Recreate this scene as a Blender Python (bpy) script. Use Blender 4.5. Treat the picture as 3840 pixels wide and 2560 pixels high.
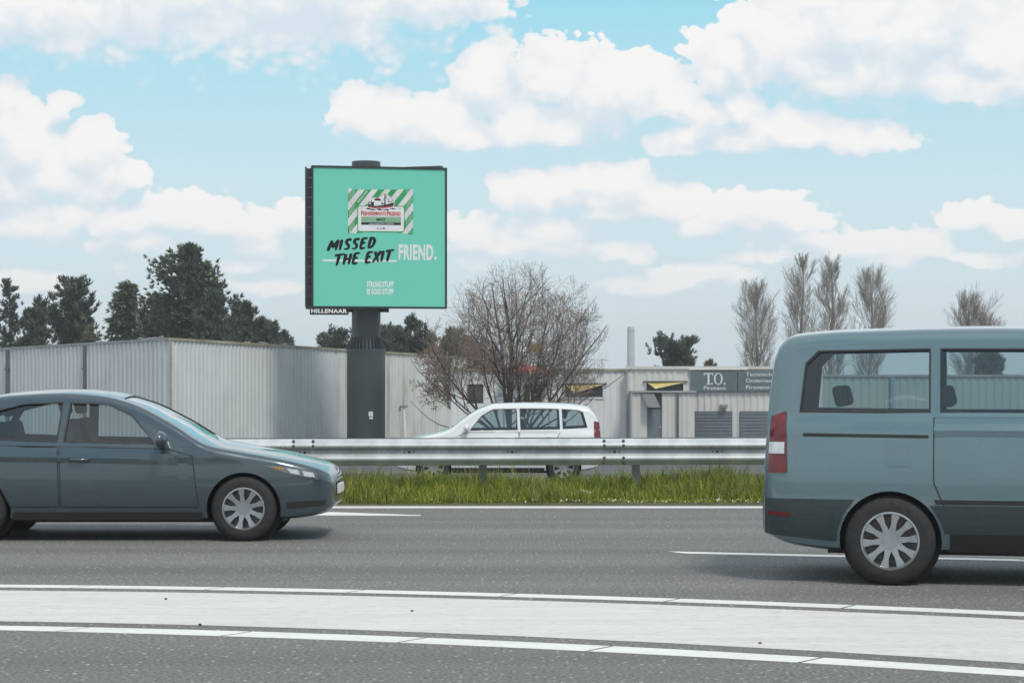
import bpy, bmesh, math, random
import numpy as np
from mathutils import Vector, Matrix, noise as mnoise

for _o in list(bpy.data.objects):
    bpy.data.objects.remove(_o)
SC = bpy.context.scene
COL = SC.collection
R = math.radians
F = 7830.0           # focal length in pixels of the 3840 px wide photograph
H = 1.6              # eye height
CX, HY = 1920.0, 1416.0

# ------------------------------------------------------------------ camera
cd = bpy.data.cameras.new('camera')
cam = bpy.data.objects.new('camera', cd)
COL.objects.link(cam)
cam.location = (0, 0, H)
cam.rotation_euler = (R(90), 0, 0)
cd.sensor_width = 36.0
cd.lens = 36.0 * F / 3840.0
cd.shift_y = (HY - 1280.0) / 3840.0
cd.clip_start = 0.1
cd.clip_end = 6000
SC.camera = cam

# ------------------------------------------------------------------ world, sun, exposure
SUN_EL, SUN_AZ = 56.0, 150.0      # degrees; azimuth clockwise from +Y
SKY_STRENGTH = 0.1
CLOUD_BIAS = 0.30
CLOUD_TOP = (6.65, 6.5, 6.4, 1)
CLOUD_BASE = (4.75, 5.4, 5.95, 1)
SUN_STRENGTH = 1.5
world = bpy.data.worlds.new('World')
SC.world = world
world.use_nodes = True


def sky_nodes():
    nt = world.node_tree
    N, L = nt.nodes, nt.links
    N.clear()

    def nd(t, **kw):
        n = N.new(t)
        for k, v in kw.items():
            setattr(n, k, v)
        return n

    def inp(n, i, v):
        if isinstance(v, bpy.types.NodeSocket):
            L.new(v, n.inputs[i])
        else:
            n.inputs[i].default_value = v

    def math_(op, a, b=None, c=None, clamp=False):
        n = nd('ShaderNodeMath', operation=op, use_clamp=clamp)
        inp(n, 0, a)
        if b is not None:
            inp(n, 1, b)
        if c is not None:
            inp(n, 2, c)
        return n.outputs[0]

    def vmath(op, a, b=None, c=None, out=0):
        n = nd('ShaderNodeVectorMath', operation=op)
        inp(n, 0, a)
        if b is not None:
            inp(n, 1, b)
        if c is not None:
            inp(n, 2, c)
        return n.outputs[out]

    def mix(f, a, b, blend='MIX'):
        n = nd('ShaderNodeMix', data_type='RGBA', blend_type=blend)
        inp(n, 0, f)
        inp(n, 6, a)
        inp(n, 7, b)
        return n.outputs[2]

    def srange(x, a, b):
        n = nd('ShaderNodeMapRange', interpolation_type='SMOOTHSTEP')
        inp(n, 0, x)
        inp(n, 1, a)
        inp(n, 2, b)
        return n.outputs[0]

    out = nd('ShaderNodeOutputWorld')
    bg = nd('ShaderNodeBackground')          # sky towards the road's far side, with its cloud banks
    bg.inputs[1].default_value = SKY_STRENGTH
    bg_far = nd('ShaderNodeBackground')      # the rest of the dome: the same broken cumulus
    bg_far.inputs[1].default_value = SKY_STRENGTH
    ms = nd('ShaderNodeMixShader')
    L.new(bg.outputs[0], ms.inputs[1])
    L.new(bg_far.outputs[0], ms.inputs[2])
    L.new(ms.outputs[0], out.inputs[0])
    sky = nd('ShaderNodeTexSky', sky_type='NISHITA')
    sky.sun_disc = False
    sky.sun_elevation = R(SUN_EL)
    sky.sun_rotation = R(SUN_AZ)
    sky.dust_density = 1.5
    sky.ozone_density = 2.0
    tc = nd('ShaderNodeTexCoord')
    sep = nd('ShaderNodeSeparateXYZ')
    L.new(tc.outputs['Generated'], sep.inputs[0])
    az = math_('ARCTAN2', sep.outputs[0], sep.outputs[1])
    el = math_('ARCSINE', sep.outputs[2])
    # clear sky: the Nishita sky graded to the pale cyan of the photograph
    ramp = nd('ShaderNodeValToRGB')
    L.new(math_('MULTIPLY', el, 1 / 1.5708, clamp=True), ramp.inputs[0])
    cr = ramp.color_ramp
    stops = [(0.0, (5.0, 5.7, 6.1)), (0.028, (4.7, 5.6, 6.1)), (0.055, (4.4, 5.6, 6.05)), (0.085, (3.4, 5.4, 6.05)),
             (0.115, (2.4, 5.15, 6.1)), (0.3, (2.0, 4.3, 5.9)), (1.0, (1.2, 2.6, 4.3))]
    while len(cr.elements) < len(stops):
        cr.elements.new(0.5)
    for e, (p, c) in zip(cr.elements, stops):
        e.position = p
        e.color = (c[0] / 10, c[1] / 10, c[2] / 10, 1)
    grade = vmath('SCALE', ramp.outputs[0])
    grade.node.inputs['Scale'].default_value = 10.0
    clear = mix(0.85, sky.outputs[0], grade)

    vec = nd('ShaderNodeCombineXYZ')
    L.new(az, vec.inputs[0])
    L.new(el, vec.inputs[1])
    vec = vec.outputs[0]

    # cumulus banks, in direction (azimuth, elevation); numbers measured in the photograph at 2352 px
    banks = [
        (100, 15, 300, 108), (350, -10, 350, 125), (680, -30, 380, 150), (930, -20, 210, 100),
        (10, 285, 80, 110), (40, 335, 120, 95), (185, 335, 80, 62), (130, 395, 140, 80), (20, 430, 110, 60), (300, 395, 42, 26), (135, 228, 34, 22),
        (40, 510, 150, 50), (150, 495, 75, 38),
        (290, 505, 75, 50), (400, 495, 120, 46), (500, 500, 80, 38), (330, 560, 120, 26), (600, 520, 85, 50), (680, 500, 60, 44), (610, 565, 90, 28),
        (830, 240, 58, 48), (890, 270, 110, 58), (1010, 280, 130, 58), (1120, 205, 75, 85), (1270, 185, 95, 78), (1380, 220, 120, 95), (1460, 205, 75, 78), (1545, 230, 60, 62), (1200, 285, 210, 52), (1050, 305, 150, 36),
        (1720, 65, 55, 58), (1680, 125, 85, 70), (1800, 115, 130, 100), (1950, 70, 180, 120), (2110, 60, 180, 120), (2260, 120, 130, 95), (2000, 165, 270, 72), (2330, 140, 70, 90), (1640, 175, 65, 58), (2250, 195, 210, 48),
        (1690, 240, 60, 42), (1620, 255, 70, 35), (1570, 322, 78, 34), (1690, 318, 140, 36), (1790, 288, 75, 46), (1850, 300, 100, 44), (1970, 318, 110, 38), (2025, 315, 45, 40),
        (1160, 450, 42, 40), (1230, 445, 70, 55), (1290, 425, 50, 46), (1350, 415, 65, 42), (1430, 410, 70, 42), (1500, 450, 75, 40), (1400, 460, 150, 46), (1560, 470, 60, 40),
        (1680, 490, 95, 44), (1770, 495, 95, 44), (1620, 520, 80, 28), (1850, 512, 60, 26),
        (2235, 490, 68, 33), (2320, 512, 60, 27),
        (1100, 530, 110, 34), (1250, 530, 130, 38), (1430, 575, 68, 33), (1200, 570, 200, 28),
        (1900, 562, 190, 28), (2050, 555, 130, 30), (2150, 558, 60, 30), (2050, 600, 65, 24), (1750, 590, 100, 18), (2290, 590, 100, 18),
        (1450, 652, 100, 28), (1580, 632, 110, 26), (1700, 640, 60, 18),
        (60, 642, 60, 26), (115, 640, 52, 26), (280, 620, 30, 15), (590, 660, 90, 20), (560, 605, 60, 22), (1090, 600, 60, 28),
    ]
    # neighbouring sky, outside the frame, of the same kind
    rnd = random.Random(5)
    for k in range(12):
        side = -1 if k % 2 else 1
        bx = (1176 + side * rnd.uniform(1350, 3600))
        by = rnd.uniform(-300, 600)
        w = rnd.uniform(130, 320)
        banks += [(bx, by, w, w * .32), (bx + w * .5, by - 18, w * .5, w * .3)]

    def field(v):
        cur = None
        for (vx, vy, rx, ry) in banks:
            px, py = vx * 3840 / 2352, vy * 3840 / 2352
            a = math.atan((px - CX) / F)
            e = math.atan((HY - py) / F * math.cos(a))
            sx, sy = F / (rx * 1.6327 * 1.08), F / (ry * 1.6327 * 1.10)
            m = vmath('MULTIPLY_ADD', v, (sx, sy, 0), (-a * sx, -e * sy, 0))
            ln = vmath('LENGTH', m, out=1)
            cur = ln if cur is None else math_('SMOOTH_MIN', cur, ln, 0.12)
        return math_('SUBTRACT', 1.0, cur)

    def fbm(v, scale, detail, rough=0.55):
        n = nd('ShaderNodeTexNoise', noise_dimensions='3D')
        L.new(v, n.inputs['Vector'])
        n.inputs['Scale'].default_value = scale
        n.inputs['Detail'].default_value = detail
        n.inputs['Roughness'].default_value = rough
        return n.outputs[0]

    def dens(v):
        # warp the banks, then add billows at several sizes
        w1 = nd('ShaderNodeTexNoise')
        w1.inputs['Scale'].default_value = 26
        w1.inputs['Detail'].default_value = 3
        L.new(v, w1.inputs['Vector'])
        half = vmath('SUBTRACT', w1.outputs[1], (.5, .5, .5))
        v1 = vmath('MULTIPLY_ADD', half, (.020, .012, 0), v)
        w2 = nd('ShaderNodeTexNoise')
        w2.inputs['Scale'].default_value = 95
        w2.inputs['Detail'].default_value = 5
        w2.inputs['Roughness'].default_value = .6
        L.new(v, w2.inputs['Vector'])
        half2 = vmath('SUBTRACT', w2.outputs[1], (.5, .5, .5))
        v2 = vmath('MULTIPLY_ADD', half2, (.007, .006, 0), v1)
        vo = nd('ShaderNodeTexVoronoi', feature='SMOOTH_F1')
        L.new(vmath('MULTIPLY', v2, (1, 1.3, 1)), vo.inputs['Vector'])
        vo.inputs['Scale'].default_value = 62
        vo.inputs['Smoothness'].default_value = 0.25
        n = fbm(vmath('MULTIPLY', v, (1, 1.6, 1)), 60, 10, 0.66)
        puff = math_('MULTIPLY_ADD', vo.outputs[0], -0.8, 0.38)
        fl0 = field(v2)
        d = math_('ADD', fl0, math_('MULTIPLY_ADD', n, 1.15, -0.575 + CLOUD_BIAS))
        # broad shading: how much cloud still stands above this direction
        above = field(vmath('ADD', v1, (0.002, 0.013, 0)))
        relief = math_('MULTIPLY_ADD', vo.outputs[0], -0.9, 0.42)
        vo2 = nd('ShaderNodeTexVoronoi', feature='SMOOTH_F1')
        L.new(vmath('MULTIPLY', v2, (1, 1.2, 1)), vo2.inputs['Vector'])
        vo2.inputs['Scale'].default_value = 165
        vo2.inputs['Smoothness'].default_value = 0.3
        small = math_('MULTIPLY_ADD', vo2.outputs[0], -0.5, 0.24)
        relief = math_('ADD', relief, small)
        return math_('ADD', d, math_('ADD', math_('MULTIPLY', puff, 0.6), small)), math_('SUBTRACT', fl0, above), relief

    d0, grad, relief = dens(vec)
    bill = fbm(vmath('MULTIPLY', vec, (1, 1.5, 1)), 40, 7, 0.62)
    lit = math_('ADD', grad, math_('ADD', math_('MULTIPLY_ADD', bill, 1.3, -0.65), math_('MULTIPLY', relief, 0.9)))
    topness = srange(lit, -0.72, 0.62)
    soft = math_('MULTIPLY_ADD', srange(grad, -0.75, 0.1), -1.0, 1.15)
    soft = math_('ADD', soft, math_('MULTIPLY_ADD', srange(el, 0.03, 0.12), -0.35, 0.30))
    alpha = srange(d0, -0.02, soft)
    alpha = math_('MULTIPLY', alpha, math_('MULTIPLY_ADD', srange(el, 0.03, 0.10), 0.25, 0.72))
    col = mix(topness, CLOUD_BASE, CLOUD_TOP)
    res = mix(alpha, clear, col)
    GROUND = (1.3, 1.35, 1.3, 1)
    below = srange(sep.outputs[2], -0.06, -0.005)
    L.new(mix(below, GROUND, res), bg.inputs[0])

    gv = vmath('MULTIPLY', tc.outputs['Generated'], (1, 1, 1.8))
    other = srange(fbm(gv, 2.6, 4), 0.36, 0.56)
    far_col = mix(fbm(gv, 5.0, 3), CLOUD_BASE, CLOUD_TOP)
    res2 = mix(math_('MULTIPLY', other, .95), clear, far_col)
    L.new(mix(below, GROUND, res2), bg_far.inputs[0])
    far = math_('MAXIMUM', srange(math_('ABSOLUTE', az), 0.45, 0.62), srange(el, 0.22, 0.34))
    L.new(far, ms.inputs[0])


sky_nodes()
sd = bpy.data.lights.new('sun', 'SUN')
sd.energy = SUN_STRENGTH
sd.angle = R(12)
sd.color = (1.0, 0.94, 0.86)
sun = bpy.data.objects.new('sun', sd)
COL.objects.link(sun)
_sv = Vector((math.sin(R(SUN_AZ)) * math.cos(R(SUN_EL)), math.cos(R(SUN_AZ)) * math.cos(R(SUN_EL)), math.sin(R(SUN_EL))))
sun.rotation_euler = _sv.to_track_quat('Z', 'Y').to_euler()
sun.location = (0, -20, 60)
SC.view_settings.view_transform = 'Standard'
SC.view_settings.look = 'None'
SC.view_settings.gamma = 1
SC.view_settings.exposure = 0.55
SC.view_settings.use_curve_mapping = False
SC.render.engine = 'CYCLES'
SC.cycles.max_bounces = 8
SC.cycles.transparent_max_bounces = 24

# ------------------------------------------------------------------ helpers
def P(px, py, d):
    return Vector(((px - CX) / F * d, d, H - (py - HY) / F * d))


def G(px, py, z=0.0):
    d = (H - z) * F / (py - HY)
    return Vector(((px - CX) / F * d, d, z))


def lin(c):
    return tuple((x / 255 / 12.92 if x / 255 <= 0.04045 else ((x / 255 + 0.055) / 1.055) ** 2.4) for x in c)


def mat(name, c1, c2=None, scale=5.0, rough=0.6, metal=0.0, bump=0.0, bscale=None, detail=5, coat=0.0, stretch=(1, 1, 1), lo=0.35, hi=0.65, rough2=None, spec=None):
    m = bpy.data.materials.new(name)
    m.use_nodes = True
    nt = m.node_tree
    N, L = nt.nodes, nt.links
    b = N['Principled BSDF']
    b.inputs['Roughness'].default_value = rough
    b.inputs['Metallic'].default_value = metal
    b.inputs['Coat Weight'].default_value = coat
    if spec is not None:
        b.inputs['Specular IOR Level'].default_value = spec
    tc = N.new('ShaderNodeTexCoord')
    mp = N.new('ShaderNodeMapping')
    mp.inputs['Scale'].default_value = stretch
    L.new(tc.outputs['Object'], mp.inputs[0])
    if c2 is None:
        c2 = tuple(x * 0.86 for x in c1)
    n = N.new('ShaderNodeTexNoise')
    n.inputs['Scale'].default_value = scale
    n.inputs['Detail'].default_value = detail
    L.new(mp.outputs[0], n.inputs['Vector'])
    r = N.new('ShaderNodeMapRange')
    r.inputs[1].default_value, r.inputs[2].default_value = lo, hi
    L.new(n.outputs[0], r.inputs[0])
    mx = N.new('ShaderNodeMix')
    mx.data_type = 'RGBA'
    L.new(r.outputs[0], mx.inputs[0])
    mx.inputs[6].default_value = (*c1, 1)
    mx.inputs[7].default_value = (*c2, 1)
    L.new(mx.outputs[2], b.inputs['Base Color'])
    if rough2 is not None:
        rr = N.new('ShaderNodeMapRange')
        rr.inputs[3].default_value, rr.inputs[4].default_value = rough, rough2
        L.new(r.outputs[0], rr.inputs[0])
        L.new(rr.outputs[0], b.inputs['Roughness'])
    if bump:
        n2 = N.new('ShaderNodeTexNoise')
        n2.inputs['Scale'].default_value = bscale or scale * 3
        n2.inputs['Detail'].default_value = 4
        L.new(mp.outputs[0], n2.inputs['Vector'])
        bp = N.new('ShaderNodeBump')
        bp.inputs['Strength'].default_value = bump
        bp.inputs['Distance'].default_value = 0.02
        L.new(n2.outputs[0], bp.inputs['Height'])
        L.new(bp.outputs[0], b.inputs['Normal'])
    return m


def mesh(name, verts, faces, mats, parent=None, smooth=False, mids=None, loc=None):
    me = bpy.data.meshes.new(name)
    me.from_pydata([tuple(v) for v in verts], [], faces)
    for m in (mats if isinstance(mats, (list, tuple)) else [mats]):
        me.materials.append(m)
    if mids is not None:
        me.polygons.foreach_set('material_index', mids)
    if smooth:
        me.polygons.foreach_set('use_smooth', [True] * len(me.polygons))
    me.update()
    return link(name, me, parent, loc)


def link(name, me, parent=None, loc=None):
    o = bpy.data.objects.new(name, me)
    COL.objects.link(o)
    if parent is not None:
        o.parent = parent
    if loc is not None:
        o.location = loc
    return o


def tag(o, label, cat, group=None, kind=None):
    o['label'] = label
    o['category'] = cat
    if group:
        o['group'] = group
    if kind:
        o['kind'] = kind
    return o


def empty(name, loc, label, cat, group=None, rz=0.0):
    o = bpy.data.objects.new(name, None)
    COL.objects.link(o)
    o.location = loc
    o.rotation_euler = (0, 0, rz)
    o.empty_display_size = .3
    return tag(o, label, cat, group)


class MB:
    """collects simple shapes into one mesh"""
    def __init__(s):
        s.v, s.f, s.m = [], [], []

    def add(s, vs, fs, mi=0):
        k = len(s.v)
        s.v += [tuple(v) for v in vs]
        s.f += [tuple(i + k for i in f) for f in fs]
        s.m += [mi] * len(fs)
        return s

    def box(s, x0, x1, y0, y1, z0, z1, mi=0, M=None):
        vs = [Vector(p) for p in ((x0, y0, z0), (x1, y0, z0), (x1, y1, z0), (x0, y1, z0), (x0, y0, z1), (x1, y0, z1), (x1, y1, z1), (x0, y1, z1))]
        if M:
            vs = [M @ v for v in vs]
        return s.add(vs, [(0, 3, 2, 1), (4, 5, 6, 7), (0, 1, 5, 4), (1, 2, 6, 5), (2, 3, 7, 6), (3, 0, 4, 7)], mi)

    def tube(s, pts, rads, n=6, mi=0, cap=True):
        pts = [Vector(p) for p in pts]
        rings = []
        for i, p in enumerate(pts):
            t = (pts[min(i + 1, len(pts) - 1)] - pts[max(i - 1, 0)])
            if t.length < 1e-9:
                t = Vector((0, 0, 1))
            t.normalize()
            a = t.cross(Vector((0, 0, 1)) if abs(t.z) < .9 else Vector((1, 0, 0))).normalized()
            b = t.cross(a)
            r = rads[i] if isinstance(rads, (list, tuple)) else rads
            rings.append([p + a * r * math.cos(2 * math.pi * k / n) + b * r * math.sin(2 * math.pi * k / n) for k in range(n)])
        vs = [v for rg in rings for v in rg]
        fs = []
        for i in range(len(pts) - 1):
            for k in range(n):
                fs.append((i * n + k, i * n + (k + 1) % n, (i + 1) * n + (k + 1) % n, (i + 1) * n + k))
        if cap:
            fs.append(tuple(range(n))[::-1])
            fs.append(tuple((len(pts) - 1) * n + k for k in range(n)))
        return s.add(vs, fs, mi)

    def lathe(s, prof, n=24, axis='z', c=(0, 0, 0), mi=0, cap=True):
        vs, fs = [], []
        c = Vector(c)
        for (r, h) in prof:
            for k in range(n):
                a = 2 * math.pi * k / n
                p = (r * math.cos(a), r * math.sin(a), h) if axis == 'z' else (r * math.cos(a), h, r * math.sin(a))
                vs.append(Vector(p) + c)
        for i in range(len(prof) - 1):
            for k in range(n):
                q = (i * n + k, i * n + (k + 1) % n, (i + 1) * n + (k + 1) % n, (i + 1) * n + k)
                fs.append(q if axis == 'z' else q[::-1])
        for i, rev in ((0, True), (len(prof) - 1, False)) if cap else ():
            if prof[i][0] > 1e-6:
                f = tuple(i * n + k for k in range(n))
                fs.append(f[::-1] if rev == (axis == 'z') else f)
        return s.add(vs, fs, mi)

    def prism(s, poly, fn0, fn1, mi=0):
        n = len(poly)
        vs = [fn0(*p) for p in poly] + [fn1(*p) for p in poly]
        fs = [tuple(range(n))[::-1], tuple(range(n, 2 * n))] + [(i, (i + 1) % n, n + (i + 1) % n, n + i) for i in range(n)]
        return s.add(vs, fs, mi)

    def build(s, name, mats, parent=None, smooth=False, loc=None):
        return mesh(name, s.v, s.f, mats, parent, smooth, s.m if isinstance(mats, (list, tuple)) else None, loc)


def fix_normals(o):
    bm = bmesh.new()
    bm.from_mesh(o.data)
    bmesh.ops.recalc_face_normals(bm, faces=bm.faces)
    bm.to_mesh(o.data)
    bm.free()
    return o


def autosmooth(o, ang=35):
    me = o.data
    me.polygons.foreach_set('use_smooth', [True] * len(me.polygons))
    try:
        me.set_sharp_from_angle(angle=R(ang))
    except Exception:
        pass
    return o


def text_polys(s, bold=0.0, spacing=1.0):
    """the built-in font as a flat mesh in the unit box (u, v)"""
    c = bpy.data.curves.new('lettering', 'FONT')
    c.body = s
    c.size = 1
    c.offset = bold
    c.space_character = spacing
    c.resolution_u = 5
    o = bpy.data.objects.new('lettering_source', c)
    COL.objects.link(o)
    bpy.context.view_layer.update()
    dg = bpy.context.evaluated_depsgraph_get()
    me = bpy.data.meshes.new_from_object(o.evaluated_get(dg))
    vs = [v.co.copy() for v in me.vertices]
    fs = [tuple(p.vertices) for p in me.polygons]
    bpy.data.objects.remove(o)
    bpy.data.curves.remove(c)
    bpy.data.meshes.remove(me)
    x0, x1 = min(v.x for v in vs), max(v.x for v in vs)
    y0, y1 = min(v.y for v in vs), max(v.y for v in vs)
    return [((v.x - x0) / (x1 - x0), (v.y - y0) / (y1 - y0)) for v in vs], fs


# ------------------------------------------------------------------ materials
def asphalt(name, base, chips=1.0):
    m = mat(name, base, tuple(x * .62 for x in base), scale=.6, rough=.82, stretch=(.06, 1.5, 1), lo=.3, hi=.7)
    nt = m.node_tree
    N, L = nt.nodes, nt.links
    b = N['Principled BSDF']
    src = b.inputs['Base Color'].links[0].from_socket
    tc = N['Texture Coordinate'] if 'Texture Coordinate' in N else [n for n in N if n.type == 'TEX_COORD'][0]
    n = N.new('ShaderNodeTexNoise')
    n.inputs['Scale'].default_value = 38
    n.inputs['Detail'].default_value = 6
    n.inputs['Roughness'].default_value = .75
    L.new(tc.outputs['Object'], n.inputs['Vector'])
    r = N.new('ShaderNodeMapRange')
    r.inputs[1].default_value, r.inputs[2].default_value = .34, .66
    r.inputs[3].default_value, r.inputs[4].default_value = .25, 1.8
    L.new(n.outputs[0], r.inputs[0])
    mul = N.new('ShaderNodeVectorMath')
    mul.operation = 'SCALE'
    L.new(src, mul.inputs[0])
    L.new(r.outputs[0], mul.inputs['Scale'])
    vo = N.new('ShaderNodeTexVoronoi')
    vo.inputs['Scale'].default_value = 22
    L.new(tc.outputs['Object'], vo.inputs['Vector'])
    lt = N.new('ShaderNodeMath')
    lt.operation = 'LESS_THAN'
    L.new(vo.outputs['Distance'], lt.inputs[0])
    lt.inputs[1].default_value = .26
    sp = N.new('ShaderNodeSeparateColor')
    L.new(vo.outputs['Color'], sp.inputs[0])
    gt = N.new('ShaderNodeMath')
    gt.operation = 'GREATER_THAN'
    L.new(sp.outputs[0], gt.inputs[0])
    gt.inputs[1].default_value = .84
    am = N.new('ShaderNodeMath')
    am.operation = 'MULTIPLY'
    L.new(lt.outputs[0], am.inputs[0])
    L.new(gt.outputs[0], am.inputs[1])
    am2 = N.new('ShaderNodeMath')
    am2.operation = 'MULTIPLY'
    L.new(am.outputs[0], am2.inputs[0])
    am2.inputs[1].default_value = .75 * chips
    chip = N.new('ShaderNodeMix')
    chip.data_type = 'RGBA'
    L.new(sp.outputs[1], chip.inputs[0])
    chip.inputs[6].default_value = (.46, .41, .34, 1)
    chip.inputs[7].default_value = (.62, .62, .6, 1)
    fin = N.new('ShaderNodeMix')
    fin.data_type = 'RGBA'
    L.new(am2.outputs[0], fin.inputs[0])
    L.new(mul.outputs[0], fin.inputs[6])
    L.new(chip.outputs[2], fin.inputs[7])
    L.new(fin.outputs[2], b.inputs['Base Color'])
    bp = N.new('ShaderNodeBump')
    bp.inputs['Strength'].default_value = .8
    bp.inputs['Distance'].default_value = .008
    L.new(n.outputs[0], bp.inputs['Height'])
    L.new(bp.outputs[0], b.inputs['Normal'])
    return m


def road_paint(name, base, wear):
    m = mat(name, base, tuple(x * .9 for x in base), scale=3, rough=.65, stretch=(.3, 2, 1))
    nt = m.node_tree
    N, L = nt.nodes, nt.links
    b = N['Principled BSDF']
    src = b.inputs['Base Color'].links[0].from_socket
    tc = [n for n in N if n.type == 'TEX_COORD'][0]
    n = N.new('ShaderNodeTexNoise')
    n.inputs['Scale'].default_value = 26
    n.inputs['Detail'].default_value = 8
    n.inputs['Roughness'].default_value = .7
    mp = N.new('ShaderNodeMapping')
    mp.inputs['Scale'].default_value = (.35, 1, 1)
    mp.inputs['Rotation'].default_value = (0, 0, R(14))
    L.new(tc.outputs['Object'], mp.inputs[0])
    L.new(mp.outputs[0], n.inputs['Vector'])
    r = N.new('ShaderNodeMapRange')
    r.inputs[1].default_value, r.inputs[2].default_value = .62 - wear * .17, .78
    r.inputs[4].default_value = .6
    L.new(n.outputs[0], r.inputs[0])
    mx = N.new('ShaderNodeMix')
    mx.data_type = 'RGBA'
    L.new(r.outputs[0], mx.inputs[0])
    L.new(src, mx.inputs[6])
    mx.inputs[7].default_value = (.22, .215, .2, 1)
    L.new(mx.outputs[2], b.inputs['Base Color'])
    bp = N.new('ShaderNodeBump')
    bp.inputs['Strength'].default_value = .5
    bp.inputs['Distance'].default_value = .006
    L.new(n.outputs[0], bp.inputs['Height'])
    L.new(bp.outputs[0], b.inputs['Normal'])
    return m


def glass(name, tint=(.72, .8, .8), refl=.08):
    m = bpy.data.materials.new(name)
    m.use_nodes = True
    N, L = m.node_tree.nodes, m.node_tree.links
    N.clear()
    o = N.new('ShaderNodeOutputMaterial')
    t = N.new('ShaderNodeBsdfTransparent')
    t.inputs[0].default_value = (*tint, 1)
    g = N.new('ShaderNodeBsdfGlossy')
    g.inputs['Roughness'].default_value = .02
    f = N.new('ShaderNodeFresnel')
    f.inputs[0].default_value = 1.5
    ad = N.new('ShaderNodeMath')
    ad.operation = 'ADD'
    ad.inputs[1].default_value = refl
    L.new(f.outputs[0], ad.inputs[0])
    mx = N.new('ShaderNodeMixShader')
    L.new(ad.outputs[0], mx.inputs[0])
    L.new(t.outputs[0], mx.inputs[1])
    L.new(g.outputs[0], mx.inputs[2])
    L.new(mx.outputs[0], o.inputs[0])
    return m


def stained_wall(name, base, stain, s_amt, lo=.5, hi=.72):
    """profiled sheet with rain streaks and algae of their own"""
    m = mat(name, base, tuple(x * .9 for x in base), scale=.6, rough=.5)
    nt = m.node_tree
    N, L = nt.nodes, nt.links
    b = N['Principled BSDF']
    src = b.inputs['Base Color'].links[0].from_socket
    tc = [n for n in N if n.type == 'TEX_COORD'][0]
    mp = N.new('ShaderNodeMapping')
    mp.inputs['Scale'].default_value = (1.6, 1.6, .16)
    L.new(tc.outputs['Object'], mp.inputs[0])
    n = N.new('ShaderNodeTexNoise')
    n.inputs['Scale'].default_value = 1.0
    n.inputs['Detail'].default_value = 8
    n.inputs['Roughness'].default_value = .65
    L.new(mp.outputs[0], n.inputs['Vector'])
    r = N.new('ShaderNodeMapRange')
    r.inputs[1].default_value, r.inputs[2].default_value = lo, hi
    r.inputs[4].default_value = s_amt
    L.new(n.outputs[0], r.inputs[0])
    mx = N.new('ShaderNodeMix')
    mx.data_type = 'RGBA'
    L.new(r.outputs[0], mx.inputs[0])
    L.new(src, mx.inputs[6])
    mx.inputs[7].default_value = (*stain, 1)
    L.new(mx.outputs[2], b.inputs['Base Color'])
    return m


M = {}
M['asphalt'] = asphalt('asphalt', (.192, .187, .176))
M['asphalt2'] = asphalt('old_asphalt', (.11, .11, .11), .5)
M['paint'] = road_paint('road_paint', (.78, .77, .74), .5)
M['band'] = road_paint('worn_band_paint', (.67, .65, .61), .7)
M['earth'] = mat('verge_soil', (.06, .075, .03), (.11, .10, .06), scale=2.2, rough=.95, bump=.8, bscale=40)
M['galv'] = mat('galvanised_steel', (.56, .585, .59), (.43, .455, .46), scale=1.6, rough=.55, metal=.3, stretch=(3, 3, .5), rough2=.55, bump=.05)
_nt = M['galv'].node_tree                 # darker band in the groove under the upper bulge, uneven in width
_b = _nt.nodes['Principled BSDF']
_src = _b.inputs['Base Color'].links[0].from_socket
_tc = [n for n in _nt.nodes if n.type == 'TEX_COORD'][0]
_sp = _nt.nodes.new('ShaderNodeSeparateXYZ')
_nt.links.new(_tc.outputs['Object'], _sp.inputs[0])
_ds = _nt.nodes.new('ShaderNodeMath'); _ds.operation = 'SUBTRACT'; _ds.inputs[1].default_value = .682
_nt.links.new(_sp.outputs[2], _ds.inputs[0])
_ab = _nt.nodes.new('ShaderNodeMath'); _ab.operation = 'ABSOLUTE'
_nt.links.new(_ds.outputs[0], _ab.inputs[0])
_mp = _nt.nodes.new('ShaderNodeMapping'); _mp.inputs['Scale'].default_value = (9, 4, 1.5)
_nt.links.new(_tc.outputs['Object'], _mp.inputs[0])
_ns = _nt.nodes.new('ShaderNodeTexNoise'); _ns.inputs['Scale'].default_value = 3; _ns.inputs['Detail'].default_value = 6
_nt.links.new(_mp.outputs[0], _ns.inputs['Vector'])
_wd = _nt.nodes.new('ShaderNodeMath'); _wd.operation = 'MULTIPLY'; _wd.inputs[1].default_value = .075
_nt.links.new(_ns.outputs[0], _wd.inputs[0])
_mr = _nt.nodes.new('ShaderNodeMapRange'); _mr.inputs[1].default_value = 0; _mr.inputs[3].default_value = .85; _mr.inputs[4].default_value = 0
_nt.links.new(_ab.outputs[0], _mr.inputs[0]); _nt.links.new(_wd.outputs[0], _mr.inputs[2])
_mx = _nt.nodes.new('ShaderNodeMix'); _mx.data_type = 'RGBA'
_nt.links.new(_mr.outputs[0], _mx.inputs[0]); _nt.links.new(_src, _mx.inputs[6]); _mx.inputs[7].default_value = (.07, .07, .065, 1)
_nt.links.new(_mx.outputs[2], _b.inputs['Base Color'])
M['galv_dark'] = mat('weathered_steel', (.27, .29, .29), (.17, .18, .18), scale=6, rough=.6, metal=.5)
M['bolt'] = mat('bolt_steel', (.15, .14, .13), (.09, .08, .07), scale=30, rough=.6, metal=.5)
M['slot'] = mat('slot_black', (.03, .032, .034), rough=.7)
M['wall_grey'] = stained_wall('grey_cladding', (.64, .66, .66), (.46, .46, .43), .45)
M['wall_algae'] = stained_wall('pale_cladding_with_algae', (.68, .69, .66), (.34, .33, .21), .8, .52, .68)
M['wall_cream'] = stained_wall('cream_cladding', (.62, .62, .59), (.46, .45, .38), .5)
M['wall_white'] = stained_wall('white_cladding', (.70, .71, .71), (.52, .52, .48), .5)
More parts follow.
